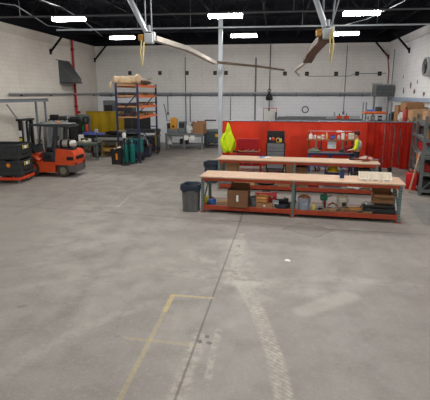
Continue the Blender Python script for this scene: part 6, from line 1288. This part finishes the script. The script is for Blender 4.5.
# cartons and other things on the far unit
for x, y, z, X, Y, H, m, lab, fl_ in [(6.3, 21.35, 2.0, 0.34, 0.3, 0.62, cardboard_light, 'tan cardboard carton at the near end on top of the farthest shelving', (2, 2, 0, 0)), (6.3, 22.3, 2.0, 0.34, 0.36, 0.5, M('tan_card'), 'orange tan carton in the middle on top of the farthest shelving', (2, 2, 0, 0)),
                                  (6.1, 23.15, 2.0, 0.3, 0.3, 0.75, cardboard, 'brown carton at the far end on top of the farthest shelving', (2, 2, 0, 0)), (6.3, 22.35, 2.53, 0.4, 0.42, 0.38, cardboard, 'brown carton stacked over the orange tan carton on the farthest shelving', (2, 2, 0, 0))]:
    carton(lab, (x, y, z), 0.05, X, Y, H, m, fl_, tape=False, group='cartons on the farthest shelving')
t = thing('gas_canister', 'red cylinder standing beside the cartons above the curtain end', 'cylinder', (5.92, 21.9, 2.0)); MB().lathe([(0.12, 0), (0.13, 0.02), (0.13, 0.52), (0.08, 0.62), (0.001, 0.64)], n=16).build('body', M('dull_red', (176, 66, 56), 0.5, 0, 0.12, 5), t); MB().cyl((0, 0, 0.62), (0, 0, 0.72), 0.04, n=8).build('neck', dark_steel, t)
o = MB().blob((0, 0, 0.22), (0.16, 0.16, 0.24), 4, 0.18, 14, -0.9).build('plastic_bag', clr); at(o, (5.72, 21.05, 2.0)); o.location = (5.9, 22.5, 2.0); tag(o, 'white plastic bag between the red cylinder and the tan carton', 'bag')
# grey workstation cabinet behind the curtain under the heater
t = shelf_rack('steel_stand', 'grey steel frame with orange shelf behind the curtain under the corner heater', (5.2, 24.6, 0), 0, 0.62, 0.4, 2.9, [0.5, 1.3, 1.95], M('frame_grey', (120, 126, 132), 0.5, 0.2, 0.12, 5), 'frame')
MB().bx(-0.7, 0.35, -0.48, -0.4, 2.34, 2.44).build('orange_shelf_edge', rack_orange, t)
MB().bx(-0.66, 0.4, -0.42, 0.42, 2.3, 2.36).build('shelf', rack_orange, t)
small_box('blue_tray', 'blue tray on the orange shelf behind the curtain under the heater', 'tray', (4.85, 24.45, 2.36), (0.36, 0.3, 0.16), M('sky_blue'))
small_box('black_monitor', 'dark box on the orange shelf beside the blue tray', 'box', (5.25, 24.45, 2.36), (0.3, 0.3, 0.3), dark_grey)
t = thing('drill_machine', 'black machine head behind the curtain between the orange shelf and cartons', 'machine', (6.2, 24.6, 0)); MB().bx(-0.3, 0.3, -0.25, 0.25, 0, 1.95, 0.02).build('cabinet', dark_grey, t); MB().prism([(-0.34, 1.95), (0.3, 1.95), (0.26, 2.3), (-0.1, 2.42), (-0.34, 2.3)], -0.2, 0.2, 'y').build('head', black_plastic, t)
for i, (x, c, lab) in enumerate([(4.7, paper, 'white jug on the frame shelf just above the curtain rail, left'), (5.0, steel, 'steel can on the frame shelf just above the curtain rail, middle'), (5.35, dark_steel, 'dark can on the frame shelf just above the curtain rail, right')]): tin('tin', lab, 'tin', (x, 24.45, 1.95), 0.11, 0.26, c, 'cans on the frame shelf behind the curtain', light_grey)
# leaning timber board and red can
o = MB().box((0, 0, 0.7), (0.03, 0.18, 1.4), bev=0.004).build('leaning_board', wood('pale_board', (196, 170, 136), (160, 132, 100), (9, 9, 2))); at(o, (4.63, 15.85, 0.01), R(-10), 0, R(9)); tag(o, 'pale timber board leaning on the nearest shelving unit', 'board')
t = thing('fuel_can', 'bright red plastic fuel can on the floor by the right shelving', 'fuel can', (4.86, 16.4, 0), R(-40))
MB().box((0, 0, 0.3), (0.42, 0.2, 0.6), bev=0.05, seg=2).build('body', red_plastic, t); MB().tube([(-0.14, 0, 0.58), (-0.12, 0, 0.68), (0.08, 0, 0.68), (0.1, 0, 0.58)], 0.022, 8).build('handle', red_plastic, t); MB().cyl((0.15, 0, 0.58), (0.17, 0, 0.68), 0.035, n=10).build('cap', dark_red, t)
r = MB()
for s in (-1, 1): r.bar((-0.15, s * 0.102, 0.1), (0.15, s * 0.102, 0.5), 0.03, 0.008).bar((0.15, s * 0.102, 0.1), (-0.15, s * 0.102, 0.5), 0.03, 0.008)
r.build('rib', red_plastic, t)
# hand dolly wheels seen under the curtain end
t = thing('hand_truck', 'small black hand truck with wheels standing at the foot of the right curtain', 'hand truck', (4.72, 19.85, 0), R(10))
for s in (-1, 1): MB().lathe([(0.04, -0.035), (0.12, -0.04), (0.13, 0), (0.12, 0.04), (0.04, 0.035), (0.04, -0.035)], (0.22 * s, 0, 0.13), 18, 'x').build('wheel', rubber, t)
MB().cyl((-0.26, 0, 0.13), (0.26, 0, 0.13), 0.018, n=8).build('axle', steel, t); MB().bx(-0.2, 0.2, -0.2, 0.0, 0.02, 0.04).build('toe_plate', dark_steel, t)
MB().tube([(-0.15, 0.02, 0.05), (-0.15, 0.14, 0.6), (0.15, 0.14, 0.6), (0.15, 0.02, 0.05)], 0.016, 6).build('frame', black_steel, t)
# floor litter
o = MB().sheet(lambda u, v: (-0.06 + 0.12 * u, -0.045 + 0.09 * v, 0.004 + 0.012 * math.sin(u * 4) * v), 6, 4).build('paper_scrap', paper); at(o, (0.34, 8.75, 0.001), R(-20)); tag(o, 'small white paper scrap lying on the open concrete floor', 'paper')

# ---------------------------------------------------------------- camera, world, view
cam = bpy.data.cameras.new('camera'); co = bpy.data.objects.new('camera', cam); COL.objects.link(co)
cam.sensor_fit = 'HORIZONTAL'; cam.sensor_width = 36; cam.lens = 450 / 430 * 36; cam.clip_end = 200
co.location = (0, 0, 3.3); co.rotation_euler = (R(90) - math.atan(106 / 450), 0, R(7.5))
scene.camera = co
wd = bpy.data.worlds.new('world'); scene.world = wd; wd.use_nodes = True
wd.node_tree.nodes['Background'].inputs[0].default_value = (0.05, 0.055, 0.06, 1); wd.node_tree.nodes['Background'].inputs[1].default_value = 1.0
vs_ = scene.view_settings; vs_.view_transform = 'Standard'; vs_.look = 'None'; vs_.gamma = 1; vs_.use_curve_mapping = False; vs_.exposure = EXPOSURE
scene.cycles.use_denoising = True
scene.cycles.max_bounces = 8; scene.cycles.transparent_max_bounces = 12
scene.cycles.sample_clamp_indirect = 6
